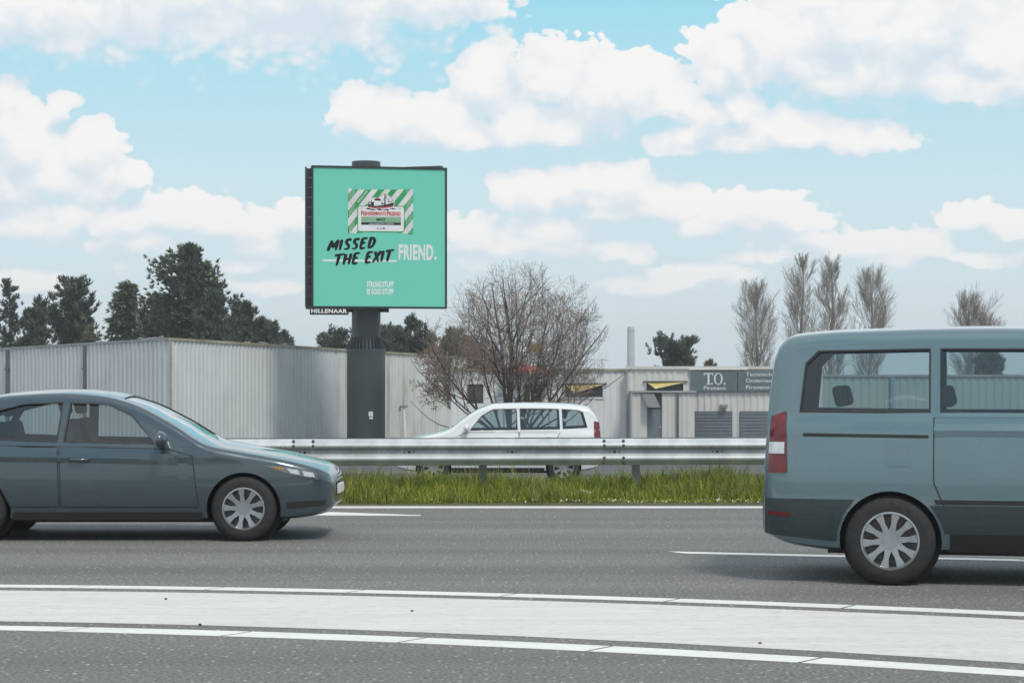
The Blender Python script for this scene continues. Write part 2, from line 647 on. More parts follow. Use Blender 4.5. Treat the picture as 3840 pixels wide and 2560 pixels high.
M['fascia'] = mat('roof_trim', (.36, .37, .38), (.26, .27, .27), scale=1.2, rough=.6)
M['fascia_moss'] = mat('mossy_roof_trim', (.42, .41, .34), (.24, .23, .13), scale=1.0, rough=.8)
M['roof'] = mat('roofing_felt', (.12, .12, .125), (.17, .17, .17), scale=.8, rough=.9)
M['pipe_dark'] = mat('dark_drainpipe', (.11, .12, .13), rough=.5)
M['seam'] = mat('brown_seam', (.34, .31, .27), (.25, .22, .18), scale=2, rough=.7)
M['slate'] = mat('slate_board', lin((96, 112, 118)), rough=.5)
M['sign_white'] = mat('sign_lettering', (.74, .76, .76), rough=.6)
M['yellow'] = mat('yellow_canvas', (.58, .46, .16), (.46, .36, .12), scale=2, rough=.85)
M['red_canvas'] = mat('red_canvas', (.72, .13, .09), (.58, .1, .07), scale=2, rough=.8)
M['dark_glass'] = mat('dark_window', (.045, .05, .055), (.09, .085, .075), scale=1.5, rough=.12)
M['door_blue'] = mat('blue_grey_door', (.16, .19, .21), rough=.45)
M['mast'] = mat('mast_dark_paint', (.036, .045, .05), (.05, .06, .065), scale=.7, rough=.42)
M['mast2'] = mat('mast_lower_paint', (.038, .048, .053), (.05, .062, .067), scale=.5, rough=.38)
M['black'] = mat('black_frame', (.014, .014, .017), rough=.45)
M['teal'] = mat('poster_teal', (.178, .655, .505), (.173, .64, .495), scale=.4, rough=.85, spec=.08)
M['p_white'] = mat('poster_white', (.82, .82, .82), (.78, .78, .79), scale=3, rough=.85, spec=.08)
M['p_silver'] = mat('poster_silver', (.80, .785, .795), (.68, .67, .685), scale=1.3, rough=.6)
M['p_green'] = mat('poster_green', (.004, .29, .06), (.015, .36, .09), scale=1.2, rough=.6)
M['p_pale'] = mat('poster_pale_green', (.24, .47, .29), rough=.6)
M['p_black'] = mat('poster_black', (.008, .008, .008), (.012, .012, .012), rough=.85, spec=.08)
M['p_red'] = mat('poster_red', (.62, .02, .025), rough=.85, spec=.08)
M['p_char'] = mat('poster_charcoal', (.035, .03, .033), rough=.85, spec=.08)
M['bark'] = mat('dark_bark', (.06, .048, .04), (.095, .08, .066), scale=6, rough=.9)
M['twig'] = mat('brown_twigs', (.20, .155, .13), (.27, .215, .185), scale=1.5, rough=.9)
M['twig_grey'] = mat('grey_twigs', (.25, .215, .19), (.33, .29, .26), scale=.3, rough=.9)
M['bud'] = mat('rusty_buds', (.20, .11, .065), (.26, .165, .10), scale=3, rough=.8)
M['pine'] = mat('pine_needles', (.052, .070, .050), (.086, .106, .070), scale=.5, rough=.7)
M['pine2'] = mat('pine_needles_light', (.092, .115, .068), (.13, .15, .088), scale=.5, rough=.7)
M['spruce'] = mat('spruce_needles', (.055, .076, .055), (.096, .115, .068), scale=.5, rough=.7)
M['olive'] = mat('olive_leaves', (.12, .115, .06), (.17, .15, .08), scale=1, rough=.8)
M['rubber'] = mat('tyre_rubber', (.018, .018, .019), (.028, .028, .028), scale=20, rough=.8)
M['rim'] = mat('alloy_rim', (.42, .44, .46), (.34, .36, .38), scale=8, rough=.32, metal=.8)
M['plastic'] = mat('black_plastic', (.022, .023, .025), rough=.55)
M['cabin'] = mat('cabin_trim', (.05, .052, .055), (.035, .036, .04), scale=6, rough=.85)
M['glass'] = glass('car_glass', (.70, .78, .79), .06)
M['lamp_glass'] = mat('lamp_lens', (.62, .66, .68), (.5, .54, .56), scale=14, rough=.12, coat=.6)
M['lamp_red'] = mat('tail_lens', (.17, .008, .01), (.10, .004, .006), scale=14, rough=.15, coat=.6)
M['lamp_dark'] = mat('dark_lamp_lens', (.17, .185, .195), (.11, .12, .13), scale=18, rough=.08, coat=1.0)
M['lamp_amber'] = mat('amber_lens', (.5, .2, .03), rough=.2, coat=.6)
M['white_plastic'] = mat('white_plastic', (.78, .78, .78), (.66, .66, .65), scale=6, rough=.5)
M['concrete'] = mat('pale_concrete', (.52, .54, .56), (.44, .46, .48), scale=.4, rough=.9)
M['stone'] = mat('brown_stone', (.19, .155, .12), (.10, .085, .065), scale=9, rough=.95, bump=.8, bscale=30)
M['g1'] = mat('grass_green', (.33, .41, .05), (.48, .49, .075), scale=1.4, rough=.6)
M['g2'] = mat('grass_dark', (.12, .19, .034), (.20, .27, .045), scale=1.4, rough=.6)
M['g3'] = mat('grass_straw', (.44, .38, .16), (.34, .31, .12), scale=1.4, rough=.7)
for _k in ('g1', 'g2', 'g3'):            # thin blades let light through
    _nt = M[_k].node_tree
    _b = _nt.nodes['Principled BSDF']
    _t = _nt.nodes.new('ShaderNodeBsdfTranslucent')
    _nt.links.new(_b.inputs['Base Color'].links[0].from_socket, _t.inputs[0])
    _m = _nt.nodes.new('ShaderNodeMixShader')
    _m.inputs[0].default_value = .5
    _nt.links.new(_b.outputs[0], _m.inputs[1])
    _nt.links.new(_t.outputs[0], _m.inputs[2])
    _nt.links.new(_m.outputs[0], _nt.nodes['Material Output'].inputs[0])
M['flower'] = mat('tiny_white_flowers', (.7, .7, .66), rough=.8)
M['dry'] = mat('dead_stems', (.10, .06, .035), rough=.9)


M['cladding'] = mat('dark_teal_cladding', (.030, .046, .050), (.038, .055, .058), scale=30, rough=.45)


def car_paint(name, c, metal=.35, rough=.28):
    return mat(name, c, tuple(x * .93 for x in c), scale=1.4, rough=rough * .75, metal=metal, coat=1.0, rough2=rough * 1.3)


# ------------------------------------------------------------------ ground, roads
def ground_z(y):
    pr = [(-400, -.06), (26.15, -.06), (26.3, .015), (28.6, 0.0), (33, -.42), (46, -.42), (50, -.6), (68, -2.0), (4000, -2.0)]
    for (a, za), (b, zb) in zip(pr, pr[1:]):
        if a <= y <= b:
            return za + (zb - za) * (y - a) / (b - a)
    return -2.0


ys = [-400, -60, 0, 26.15, 26.3, 26.7, 27.2, 27.8, 28.6, 30, 33, 46, 50, 56, 62, 68, 90, 150, 300, 700, 1090]
xs = [-880, -600, -200, -80, -40, -20] + [i * 2 for i in range(-9, 10)] + [20, 40, 80, 200, 600, 880]
vs = [(x, y, ground_z(y) + (0.03 * mnoise.noise(Vector((x * .7, y * 2, 0))) if 26.25 < y < 33 else 0)) for y in ys for x in xs]
nx = len(xs)
fs = [(j * nx + i, j * nx + i + 1, (j + 1) * nx + i + 1, (j + 1) * nx + i) for j in range(len(ys) - 1) for i in range(nx - 1)]
o = mesh('ground', vs, fs, M['earth'])
tag(o, 'grassy verge and low ground beyond the motorway', 'ground', kind='structure')

o = mesh('motorway', [(-600, -40, 0), (600, -40, 0), (600, 26.25, 0), (-600, 26.25, 0)], [(0, 1, 2, 3)], M['asphalt'])
tag(o, 'speckled grey asphalt motorway in front of the guardrail', 'road', kind='structure')
o = mesh('parallel_road', [(-600, 34, -.40), (600, 34, -.40), (600, 45.4, -.40), (-600, 45.4, -.40)], [(0, 1, 2, 3)], M['asphalt2'])
tag(o, 'asphalt road running behind the guardrail', 'road', kind='structure')
o = mesh('yard', [(-600, 69, -1.99), (600, 69, -1.99), (600, 128, -1.99), (-600, 128, -1.99)], [(0, 1, 2, 3)], M['asphalt2'])
tag(o, 'paved yard in front of the low sheds', 'yard', kind='structure')


def fit(pts, deg=2):
    w = [G(*p) for p in pts]
    return np.poly1d(np.polyfit([p.x for p in w], [p.y for p in w], deg))


def strip_obj(name, fy0, fy1, x0, x1, z, m, parent=None, skew=0.0, n=6):
    """marking between curves fy0 (near) and fy1 (far); ends cut obliquely"""
    vs = []
    for i in range(n + 1):
        t = i / n
        xa = x0 + (x1 - x0) * t
        xb = xa + skew
        vs += [(xa, float(fy0(xa)), z), (xb, float(fy1(xb)), z)]
    fs = [(2 * i, 2 * i + 2, 2 * i + 3, 2 * i + 1) for i in range(n)]
    # thermoplastic has a small thickness
    k = len(vs)
    vs2 = vs + [(x, y, z - .003) for x, y, _ in vs]
    b = []
    for i in range(n):
        b.append((2 * i, k + 2 * i, k + 2 * i + 2, 2 * i + 2))
        b.append((2 * i + 1, 2 * i + 3, k + 2 * i + 3, k + 2 * i + 1))
    b.append((0, 1, k + 1, k))
    b.append((2 * n, k + 2 * n, k + 2 * n + 1, 2 * n + 1))
    return mesh(name, vs2, fs + b, m, parent)


def marking(name, label, cat='road marking'):
    o = bpy.data.objects.new(name, None)
    COL.objects.link(o)
    return tag(o, label, cat, kind='structure')


def block_line(name, label, top, bot, gaps, segdir_skew):
    root = marking(name, label)
    ft, fb = fit(top), fit(bot)
    gx = []
    for (px) in gaps:
        # y on the line at that pixel
        yy = np.interp(px, [p[0] for p in bot], [p[1] for p in bot])
        gx.append(G(px, yy).x)
    step = gx[-1] - gx[-2]
    while gx[-1] < 14:
        gx.append(gx[-1] + step)
    step = gx[1] - gx[0]
    while gx[0] > -14:
        gx.insert(0, gx[0] - step)
    for a, b in zip(gx, gx[1:]):
        strip_obj('line_segment', fb, ft, a + .014, b - .014, .0045, M['paint'], root, segdir_skew)
    return root


block_line('upper_block_line', 'thin white line of long blocks on the far side of the broad band',
           [(0, 2192), (816, 2201.5), (1355, 2213), (1920, 2228), (2524, 2242), (3177, 2268), (3840, 2297)],
           [(0, 2202), (816, 2212), (1355, 2224), (1920, 2240), (2524, 2255), (3177, 2281), (3840, 2311)],
           [260, 765, 1298, 1873, 2490, 3155], .12)
block_line('lower_block_line', 'thin white line of long blocks nearest the viewer',
           [(0, 2348), (640, 2357), (1280, 2380), (1920, 2407), (2880, 2455), (3840, 2514)],
           [(0, 2364), (640, 2377), (1280, 2402), (1920, 2429), (2880, 2478), (3840, 2537)],
           [210, 830, 1490, 2200, 2995], .16)
ft = fit([(0, 2214), (960, 2228), (1920, 2250), (2880, 2283), (3840, 2325)])
fb = fit([(0, 2329), (960, 2350), (1920, 2384), (2880, 2431), (3840, 2488)])
o = strip_obj('white_band', fb, ft, -14, 14, .0045, M['band'], None, 0, 30)
tag(o, 'broad worn white painted band between the two block lines', 'road marking', kind='structure')

o = strip_obj('edge_line', lambda x: 25.62 + .0 * x, lambda x: 25.95, -60, 60, .0045, M['paint'], None, 0, 40)
tag(o, 'thin white edge line along the grass verge', 'road marking', kind='structure')
root = marking('gore_wedge', 'white pointed wedge marking beside the grass verge')
def poly_mark(name, pix, parent):
    w = [G(*p) for p in pix]
    n = len(w)
    return mesh(name, [(p.x, p.y, .0045) for p in w] + [(p.x, p.y, .001) for p in w],
                [tuple(range(n))] + [(i, n + i, n + (i + 1) % n, (i + 1) % n) for i in range(n)], M['paint'], parent)
poly_mark('line_segment', [(1145, 1931.5), (1578, 1933.5), (1578, 1931.5), (1245, 1920), (1240, 1919.5)], root)
poly_mark('line_segment', [(560, 1929), (1125, 1931.5), (1222, 1919.2), (560, 1922)], root)
poly_mark('line_segment', [(-260, 1927), (20, 1925), (150, 1922), (140, 1920), (-260, 1919)], root)
o = poly_mark('lane_dash', [(-1100, 1957), (110, 1958), (150, 1955.5), (-1100, 1953)], None)
tag(o, 'white lane dash under the dark car at the left edge', 'road marking', kind='structure')
a, b = G(2560, 2072), G(3075, 2084)
sl = (b.y - a.y) / (b.x - a.x)
o = strip_obj('lane_dash', lambda x: a.y + sl * (x - a.x) - .08, lambda x: a.y + sl * (x - a.x) + .1, a.x, a.x + 3.0, .0045, M['paint'], None, -.12)
tag(o, 'white lane dash behind the teal van', 'road marking', kind='structure')

# ------------------------------------------------------------------ guardrail
def rail_y(x):
    return 27.0 + .055 * x


RA = math.atan(.055)
gr = empty('guardrail', (0, 27.0, 0), 'galvanised steel guardrail standing in the grass verge', 'guardrail', rz=RA)
# profile (depth, height): two bulges with a valley
def wprof(top=.81, hgt=.335, dep=.083):
    pts = []
    n = 26
    for i in range(n + 1):
        t = i / n
        z = top - hgt * t
        s = abs(math.sin(math.pi * 2 * t)) ** .8 if True else 0
        prof = 0.5 - 0.5 * math.cos(4 * math.pi * t)
        pts.append((-dep * (prof ** .75), z))
    # rolled lips
    return [(.018, top + .004)] + pts + [(.016, top - hgt - .006)]


def beam_mesh(x0, x1, sgn=1):
    pr = wprof()
    nn = 9
    vs, fs = [], []
    for i in range(nn):
        x = x0 + (x1 - x0) * i / (nn - 1)
        for (dy, z) in pr:
            # the end is cut along a gentle S where the sections overlap
            xx = x + (.03 * math.sin((z - .64) * 16) if i == nn - 1 else 0)
            vs.append((xx, dy * sgn, z))
    m = len(pr)
    for i in range(nn - 1):
        for k in range(m - 1):
            q = (i * m + k, i * m + k + 1, (i + 1) * m + k + 1, (i + 1) * m + k)
            fs.append(q if sgn > 0 else q[::-1])
    # thickness: a second skin 4 mm behind
    k0 = len(vs)
    vs += [(x, y + .004 * sgn, z) for (x, y, z) in vs]
    fs += [tuple(k0 + j for j in f[::-1]) for f in fs[:]]
    for i in (0, nn - 1):
        for k in range(m - 1):
            p, q = i * m + k, i * m + k + 1
            fs.append((p, q, k0 + q, k0 + p))
    return vs, fs


jx = (2368 - CX) / F * 27.1            # joint seen right of the bare tree
mb = MB()
mb.lathe([(0.0, -.012), (.012, -.012), (.019, -.006), (.021, .0)], 10, 'y')
bolt_me = mb.build('bolt', M['bolt'])
bolt_data = bolt_me.data
bpy.data.objects.remove(bolt_me)
mb = MB()
for (x0, x1, z0, z1) in ((-.066, .066, .022, .034), (-.066, .066, -.034, -.022), (-.066, -.054, -.022, .022), (.054, .066, -.022, .022)):
    mb.box(x0, x1, -.006, .002, z0, z1, 0)
mb.lathe([(0.0, -.016), (.012, -.016), (.017, -.008), (.017, .001)], 10, 'y')
slot_o = mb.build('slot_washer', M['slot'])
slot_data = slot_o.data
bpy.data.objects.remove(slot_o)
for k in range(-5, 4):
    for sgn, oy in ((1, 0.0), (-1, .42)):
        x1 = jx + 4.0 * k
        v_, f_ = beam_mesh(x1 - 4.06, x1, sgn)
        dx = .004 * sgn * (k % 2)
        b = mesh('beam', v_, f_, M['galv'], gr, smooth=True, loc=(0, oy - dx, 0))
        autosmooth(b, 50)
        if sgn > 0:
            for bx in (-.36, -.11):
                for bz in (.785, .725, .565, .505):
                    dep = {.785: .06, .725: .083, .565: .083, .505: .06}[bz]
                    link('bolt', bolt_data, b, (x1 + bx, -dep + .004, bz))
            for sx in (-.22, -1.55, -2.88):
                link('slot_washer', slot_data, b, (x1 + sx, -.003, .642))
mb = MB()
for (x0, x1, y0, y1) in ((-.05, .05, -.004, .0), (-.05, -.046, 0, .07), (.046, .05, 0, .07), (-.05, -.02, .07, .074), (.02, .05, .07, .074)):
    mb.box(x0, x1, y0, y1, -.35, .74)
po = mb.build('post', M['galv_dark'])
post_data = po.data
bpy.data.objects.remove(po)
mb = MB().box(-.03, .03, .004, .40, .58, .66)
so = mb.build('spacer', M['galv_dark'])
spacer_data = so.data
bpy.data.objects.remove(so)
for k in range(-9, 8):
    px = jx + .08 + k * 2.0
    p = link('post', post_data, gr, (px, .17, 0))
    link('spacer', spacer_data, p, (0, -.168, 0))

# ------------------------------------------------------------------ grass
def grass_patch(name, n, x0, x1, yf, hmin, hmax, seed, label):
    rnd = random.Random(seed)
    v, f, mi = [], [], []
    for i in range(n):
        x = rnd.uniform(x0, x1)
        t = rnd.random()
        y = yf(x, t)
        cl = min(1, max(0, mnoise.noise(Vector((x * 1.3, y * 1.5, seed))) * .75 + .5))
        cl2 = mnoise.noise(Vector((x * 4.1, y * 3.5, seed + 9))) * .5 + .5
        h = (hmin + (hmax - hmin) * (cl ** 1.5 * .55 + cl2 * .35 + rnd.random() * .35)) * (.42 + .58 * min(1, t * 3.2))
        if rnd.random() < .012:
            h *= 1.7
        z = ground_z(y) - .02
        a = rnd.uniform(0, 2 * math.pi)
        lean = rnd.uniform(.15, .75) * h
        w = rnd.uniform(.0035, .008)
        dx, dy = math.cos(a), math.sin(a)
        px, py = -dy * w, dx * w
        if abs(px) < .4 * w:
            px = .6 * w
        k = len(v)
        for (s, ww) in ((0, 1), (.4, .9), (.75, .6)):
            cxx, cyy, czz = x + dx * lean * s * s, y + dy * lean * s * s, z + h * s * (1 - .12 * s)
            v += [(cxx - px * ww, cyy - py * ww, czz), (cxx + px * ww, cyy + py * ww, czz)]
        v.append((x + dx * lean, y + dy * lean, z + h * (.86 if lean < .5 * h else .72)))
        f += [(k, k + 1, k + 3, k + 2), (k + 2, k + 3, k + 5, k + 4), (k + 4, k + 5, k + 6)]
        q = rnd.random() + (cl - .5) * .5
        m_ = 0 if q < .58 else (1 if q < .86 else 2)
        mi += [m_] * 3
    o = mesh(name, v, f, [M['g1'], M['g2'], M['g3']], mids=mi)
    return tag(o, label, 'grass', kind='stuff')


grass_patch('grass', 42000, -11.5, 11.5, lambda x, t: rail_y(x) - .60 + .22 * mnoise.noise(Vector((x * 1.1, 0, 4))) + 1.75 * t ** 1.1, .07, .60, 3, 'tangled green verge grass growing under the guardrail')
rnd = random.Random(8)
v, f, mi = [], [], []
for i in range(9000):      # clover and tiny flowers at the edge of the asphalt
    x = rnd.uniform(-11, 11)
    e = mnoise.noise(Vector((x * .8, 3, 1))) * .16
    y = 26.36 + e * .5 + abs(rnd.gauss(0, .22))
    z = ground_z(y) + rnd.uniform(.0, .055)
    s = rnd.uniform(.007, .018)
    a = rnd.uniform(0, 6.28)
    n_ = Vector((rnd.uniform(-.6, .6), rnd.uniform(-1, .2), rnd.uniform(.3, 1))).normalized()
    t1 = n_.orthogonal().normalized() * s
    t2 = n_.cross(t1)
    c = Vector((x, y, z))
    k = len(v)
    v += [c - t1, c + t2 * .8, c + t1, c - t2 * .8]
    f.append((k, k + 1, k + 2, k + 3))
    q = rnd.random()
    mi.append(2 if q < .07 else (0 if q < .5 else (1 if q < .9 else 3)))
o = mesh('ground_cover', v, f, [M['g1'], M['g2'], M['flower'], M['dry']], mids=mi)
tag(o, 'low clover and tiny white flowers along the asphalt edge', 'ground cover', kind='stuff')
mb = MB()
for i in range(420):
    x = rnd.uniform(-9, 9)
    y = rail_y(x) - .4 + rnd.random() * .9
    h = rnd.uniform(.2, .45)
    p = [Vector((x, y, -.02))]
    for s in range(3):
        p.append(p[-1] + Vector((rnd.uniform(-.05, .05), rnd.uniform(-.04, .04), h / 3)))
    mb.tube(p, [.004, .0035, .003, .0015], 3)
    q = p[2]
    mb.tube([q, q + Vector((rnd.uniform(-.1, .1), 0, .09))], [.0025, .001], 3)
o = mb.build('dead_stems', M['dry'])
tag(o, 'thin dead brown stems among the verge grass', 'dead stems', kind='stuff')

# litter in the verge
def lump(name, loc, size, m, seed, label, cat, sub=2, rough=.35, rot=(0, 0, 0)):
    bm = bmesh.new()
    bmesh.ops.create_icosphere(bm, subdivisions=sub, radius=1)
    for w in bm.verts:
        k = 1 + rough * mnoise.noise(w.co * 1.7 + Vector((seed, seed * 2, 0)))
        w.co = Vector((w.co.x * size[0] * k, w.co.y * size[1] * k, w.co.z * size[2] * k))
    me = bpy.data.meshes.new(name)
    bm.to_mesh(me)
    bm.free()
    me.materials.append(m)
    o = link(name, me, None, loc)
    o.rotation_euler = rot
    autosmooth(o, 50)
    return tag(o, label, cat)


w = G(1458, 1868)
lump('plastic_bag', (w.x, w.y, .075), (.045, .04, .085), M['white_plastic'], 2, 'crumpled white plastic bag on the verge below the guardrail', 'litter', 3, .9, (.2, .3, 0))
w = G(1572, 1881)
lump('paper_scrap', (w.x, w.y, .03), (.10, .05, .010), M['white_plastic'], 5, 'flat white scrap lying at the asphalt edge', 'litter', 2, .5)
w = G(2010, 1868)
lump('stone', (w.x, w.y, .06), (.19, .12, .10), M['stone'], 7, 'brown clod of earth in the verge grass', 'stone', 3, .5)
w = G(2162, 1815)
lump('paper_scrap', (w.x * .99, 26.95, .13), (.09, .04, .02), M['white_plastic'], 9, 'pale scrap caught in the tall grass', 'litter', 2, .6, (0, .3, 0))
w = G(18, 2004)
lump('rubber_scrap', (w.x, w.y, .03), (.055, .03, .035), M['rubber'], 4, 'black scrap of rubber on the asphalt at the left edge', 'litter', 2, .5, (0, .6, 0))

for i_, (px_, py_, lab_) in enumerate(((622, 2249, 'dark pebble on the left part of the white band'), (750, 2346, 'dark pebble in the gap below the white band'), (1545, 2294, 'brown pebble on the middle of the white band'), (2850, 2415, 'reddish pebble on the right part of the white band'))):
    w = G(px_, py_)
    lump('pebble', (w.x, w.y, .009), (.010, .009, .008), M['stone'] if i_ > 1 else M['rubber'], 20 + i_, lab_, 'pebble', 2, .5)

# ------------------------------------------------------------------ sheds
def corr(A, B, z0, zA, zB, pitch, amp, outward):
    """profiled sheet from A to B (2D), bottom z0, top zA..zB"""
    A, B = Vector(A), Vector(B)
    L = (B - A).length
    t = (B - A) / L
    n = Vector((t.y, -t.x))
    if n.dot(Vector(outward)) < 0:
        n = -n
    k = int(L / pitch)
    pts = []
    for i in range(k):
        for (s, a) in ((0, 0), (.18, 1), (.55, 1), (.73, 0)):
            pts.append(((i + s) * pitch, a * amp))
    pts.append((L, 0))
    v, f = [], []
    for s, a in pts:
        q = A + t * s + n * a
        u = s / L
        v += [(q.x, q.y, z0), (q.x, q.y, zA + (zB - zA) * u)]
    for i in range(len(pts) - 1):
        f.append((2 * i, 2 * i + 2, 2 * i + 3, 2 * i + 1))
    return v, f, t, n


def wall_bar(name, A, B, zA0, zA1, zB0, zB1, n, off, th, m, parent):
    A, B, n = Vector(A), Vector(B), Vector(n)
    a0, b0 = A + n * off, B + n * off
    a1, b1 = A + n * (off + th), B + n * (off + th)
    v = [(a1.x, a1.y, zA0), (b1.x, b1.y, zB0), (b1.x, b1.y, zB1), (a1.x, a1.y, zA1),
         (a0.x, a0.y, zA0), (b0.x, b0.y, zB0), (b0.x, b0.y, zB1), (a0.x, a0.y, zA1)]
    o = mesh(name, v, [(0, 1, 2, 3), (5, 4, 7, 6), (3, 2, 6, 7), (1, 0, 4, 5), (0, 3, 7, 4), (2, 1, 5, 6)], m, parent)
    return fix_normals(o)


GZ = -2.0
# grey shed at the left: two profiled walls meeting at a corner
cC = P(640, 1274, 95)
dA = 115.0
pA = P(-700, 1352, 130.0)
pB = P(1775, 1345, 125.0)
shed = empty('warehouse', (cC.x, cC.y, GZ), 'long grey warehouse with ribbed walls left of the billboard mast', 'warehouse')
def rel(o):
    o.matrix_parent_inverse = Matrix.Translation(-Vector((o.parent.location)))
    return o
C2, A2, B2 = (cC.x, cC.y), (pA.x, pA.y), (pB.x, pB.y)
v_, f_, tL, nL = corr(A2, C2, GZ, pA.z, cC.z, .42, .075, (0, -1))
o = rel(mesh('wall', v_, f_, M['wall_grey'], shed)); o['label'] = 'shadier grey wall left of the corner'
uM = (1265 - 640) / 1135
dM = 1 / ((1 - uM) / 95 + uM / 125.0)
fM = (P(1265, 0, dM).x - cC.x) / (pB.x - cC.x)
M2 = (cC.x + (pB.x - cC.x) * fM, cC.y + (pB.y - cC.y) * fM)
zM = cC.z + (pB.z - cC.z) * fM
v_, f_, tR, nR = corr(C2, M2, GZ, cC.z, zM, .36, .05, (0, -1))
o = rel(mesh('wall', v_, f_, M['wall_grey'], shed)); o['label'] = 'clean pale wall between the corner and the mast'
v_, f_, tR, nR = corr(M2, B2, GZ, zM, pB.z, .36, .05, (0, -1))
o = rel(mesh('wall', v_, f_, M['wall_algae'], shed)); o['label'] = 'paler wall streaked with algae behind the mast'
rel(wall_bar('roof_trim', A2, C2, pA.z - .02, pA.z + .10, cC.z - .02, cC.z + .10, nL, -.06, .16, M['fascia'], shed))
rel(wall_bar('roof_trim', C2, B2, cC.z - .02, cC.z + .10, pB.z - .02, pB.z + .10, nR, -.062, .16, M['fascia_moss'], shed))
D2 = (pA.x + pB.x - cC.x, pA.y + pB.y - cC.y)
o = rel(mesh('roof', [(*A2, pA.z - .05), (*C2, cC.z - .05), (*B2, pB.z - .05), (*D2, pA.z + pB.z - cC.z - .05)], [(0, 1, 2, 3)], M['roof'], shed))
o = rel(mesh('back_wall', [(*A2, GZ), (*D2, GZ), (*D2, pA.z + pB.z - cC.z - .06), (*A2, pA.z - .06), (*B2, GZ), (*B2, pB.z - .06)], [(0, 1, 2, 3), (1, 4, 5, 2)], M['wall_grey'], shed))
# corner seam, drainpipes and the loose ends of roofing felt
mb = MB().box(-.04, .04, -.04, .04, 0, cC.z - GZ - .03)
o = mb.build('corner_trim', M['seam'], shed, loc=(0.02, -.06, 0))
for px in (38, 328):
    u = (px - 640) / (-700 - 640)
    # intersect viewing column with wall line
    d = 1 / ((1 - u) / 95 + u / 130.0)
    q = P(px, 1400, d)
    zt = cC.z + (pA.z - cC.z) * ((q.x - cC.x) / (pA.x - cC.x)) - .05
    mb = MB().tube([(q.x - cC.x + nL.x * .16, q.y - cC.y + nL.y * .16, 0), (q.x - cC.x + nL.x * .16, q.y - cC.y + nL.y * .16, zt - GZ)], .085, 10)
    for hz in (.8, 2.4, 4.0):
        mb.box(q.x - cC.x + nL.x * .16 - .12, q.x - cC.x + nL.x * .16 + .12, q.y - cC.y + nL.y * .16 - .1, q.y - cC.y + nL.y * .16 + .1, hz, hz + .07)
    mb.build('drainpipe', M['pipe_dark'], shed, smooth=False)
rnd = random.Random(2)
mb = MB()
for px, w in ((540, 60), (575, 30), (600, 26), (925, 25), (985, 42), (1065, 22)):
    if px < 640:
        u = (px - 640) / (-1340)
        d = 1 / ((1 - u) / 95 + u / 130.0)
        fr = (P(px, 0, d).x - cC.x) / (pA.x - cC.x)
        zt = cC.z + (pA.z - cC.z) * fr
    else:
        u = (px - 640) / 1135
        d = 1 / ((1 - u) / 95 + u / 125.0)
        fr = (P(px, 0, d).x - cC.x) / (pB.x - cC.x)
        zt = cC.z + (pB.z - cC.z) * fr
    q = P(px, 0, d)
    wd = w / F * d
    p = [Vector((q.x - cC.x - wd / 2 + wd * i / 5, q.y - cC.y + .25, zt - GZ + .07 + (.10 if 0 < i < 5 else 0) * rnd.uniform(.3, 1))) for i in range(6)]
    mb.tube(p, [.02, .035, .03, .035, .03, .015], 5)
mb.build('loose_felt', M['fascia'], shed)

# low cream shed at the right
def on_wall(px, py, d0=95.0):
    return P(px, py, d0)


DW = 95.0
S = F / DW
def wx(px): return (px - CX) / S
def wz(py): return H - (py - HY) / S


shop = empty('workshop', (wx(2345), DW, GZ), 'low cream workshop with yellow awnings and a dark name board', 'workshop')
ox, oy, oz = shop.location


def sbox(name, px0, px1, y0, y1, z0, z1, m, parent=None, world=False):
    """box in pixel columns, metres of depth, absolute heights; parented to the workshop"""
    mb = MB().box(wx(px0) - ox, wx(px1) - ox, y0, y1, z0 - oz, z1 - oz)
    return mb.build(name, m, parent or shop)


def scorr(name, px0, px1, z0, zA, zB, pitch, amp, yoff, m):
    v_, f_, t, n = corr((wx(px0) - ox, yoff), (wx(px1) - ox, yoff), z0 - oz, zA - oz, zB - oz, pitch, amp, (0, -1))
    return mesh(name, v_, f_, m, shop)


def wall_with_holes(name, px0, px1, z0, z1, holes, yoff, pitch, amp, m):
    """profiled wall built as panels round its window openings"""
    mbv, mbf = [], []
    cuts = sorted(set([px0, px1] + [h[0] for h in holes] + [h[1] for h in holes]))
    for a, b in zip(cuts, cuts[1:]):
        hs = [h for h in holes if h[0] <= a and h[1] >= b]
        spans = [(z0, z1)]
        if hs:
            h = hs[0]
            spans = [(z0, h[2]), (h[3], z1)]
        for (za, zb) in spans:
            if zb - za < .01:
                continue
            v_, f_, t, n = corr((wx(a) - ox, yoff), (wx(b) - ox, yoff), za - oz, zb - oz, zb - oz, pitch, amp, (0, -1))
            k = len(mbv)
            mbv += v_
            mbf += [tuple(k + i for i in q) for q in f_]
    return mesh(name, mbv, mbf, m, shop)


# left wing: white wall with windows behind the bare tree; right wing stands 0.4 m forward
hL = [(1752, 1812, wz(1512), wz(1440)), (1965, 2040, wz(1510), wz(1440)), (2118, 2262, wz(1490), wz(1440))]
o = wall_with_holes('wall', 1690, 2350, GZ, wz(1390), hL, 0.0, .30, .025, M['wall_white']); o['label'] = 'white wall behind the bare tree'
hR = [(2420, 2562, wz(1470), wz(1432))]
o = wall_with_holes('wall', 2350, 3080, GZ, wz(1384), hR, -.4, .30, .03, M['wall_cream']); o['label'] = 'cream wall under the name board'
sbox('wall_return', 2348, 2352, -.40, 0.05, GZ, wz(1386), M['wall_cream'])
sbox('roof_trim', 1688, 2350, -.10, .02, wz(1390), wz(1382), M['fascia_moss'])
sbox('roof_trim', 2345, 3082, -.52, -.38, wz(1384), wz(1373), M['wall_cream'])
sbox('roof', 1690, 3080, .03, 12, wz(1390), wz(1386), M['roof'])
sbox('back_wall', 1690, 3080, 11.8, 12, GZ, wz(1391), M['wall_cream'])
sbox('side_wall', 1690, 1694, .03, 11.8, GZ, wz(1391), M['wall_cream'])
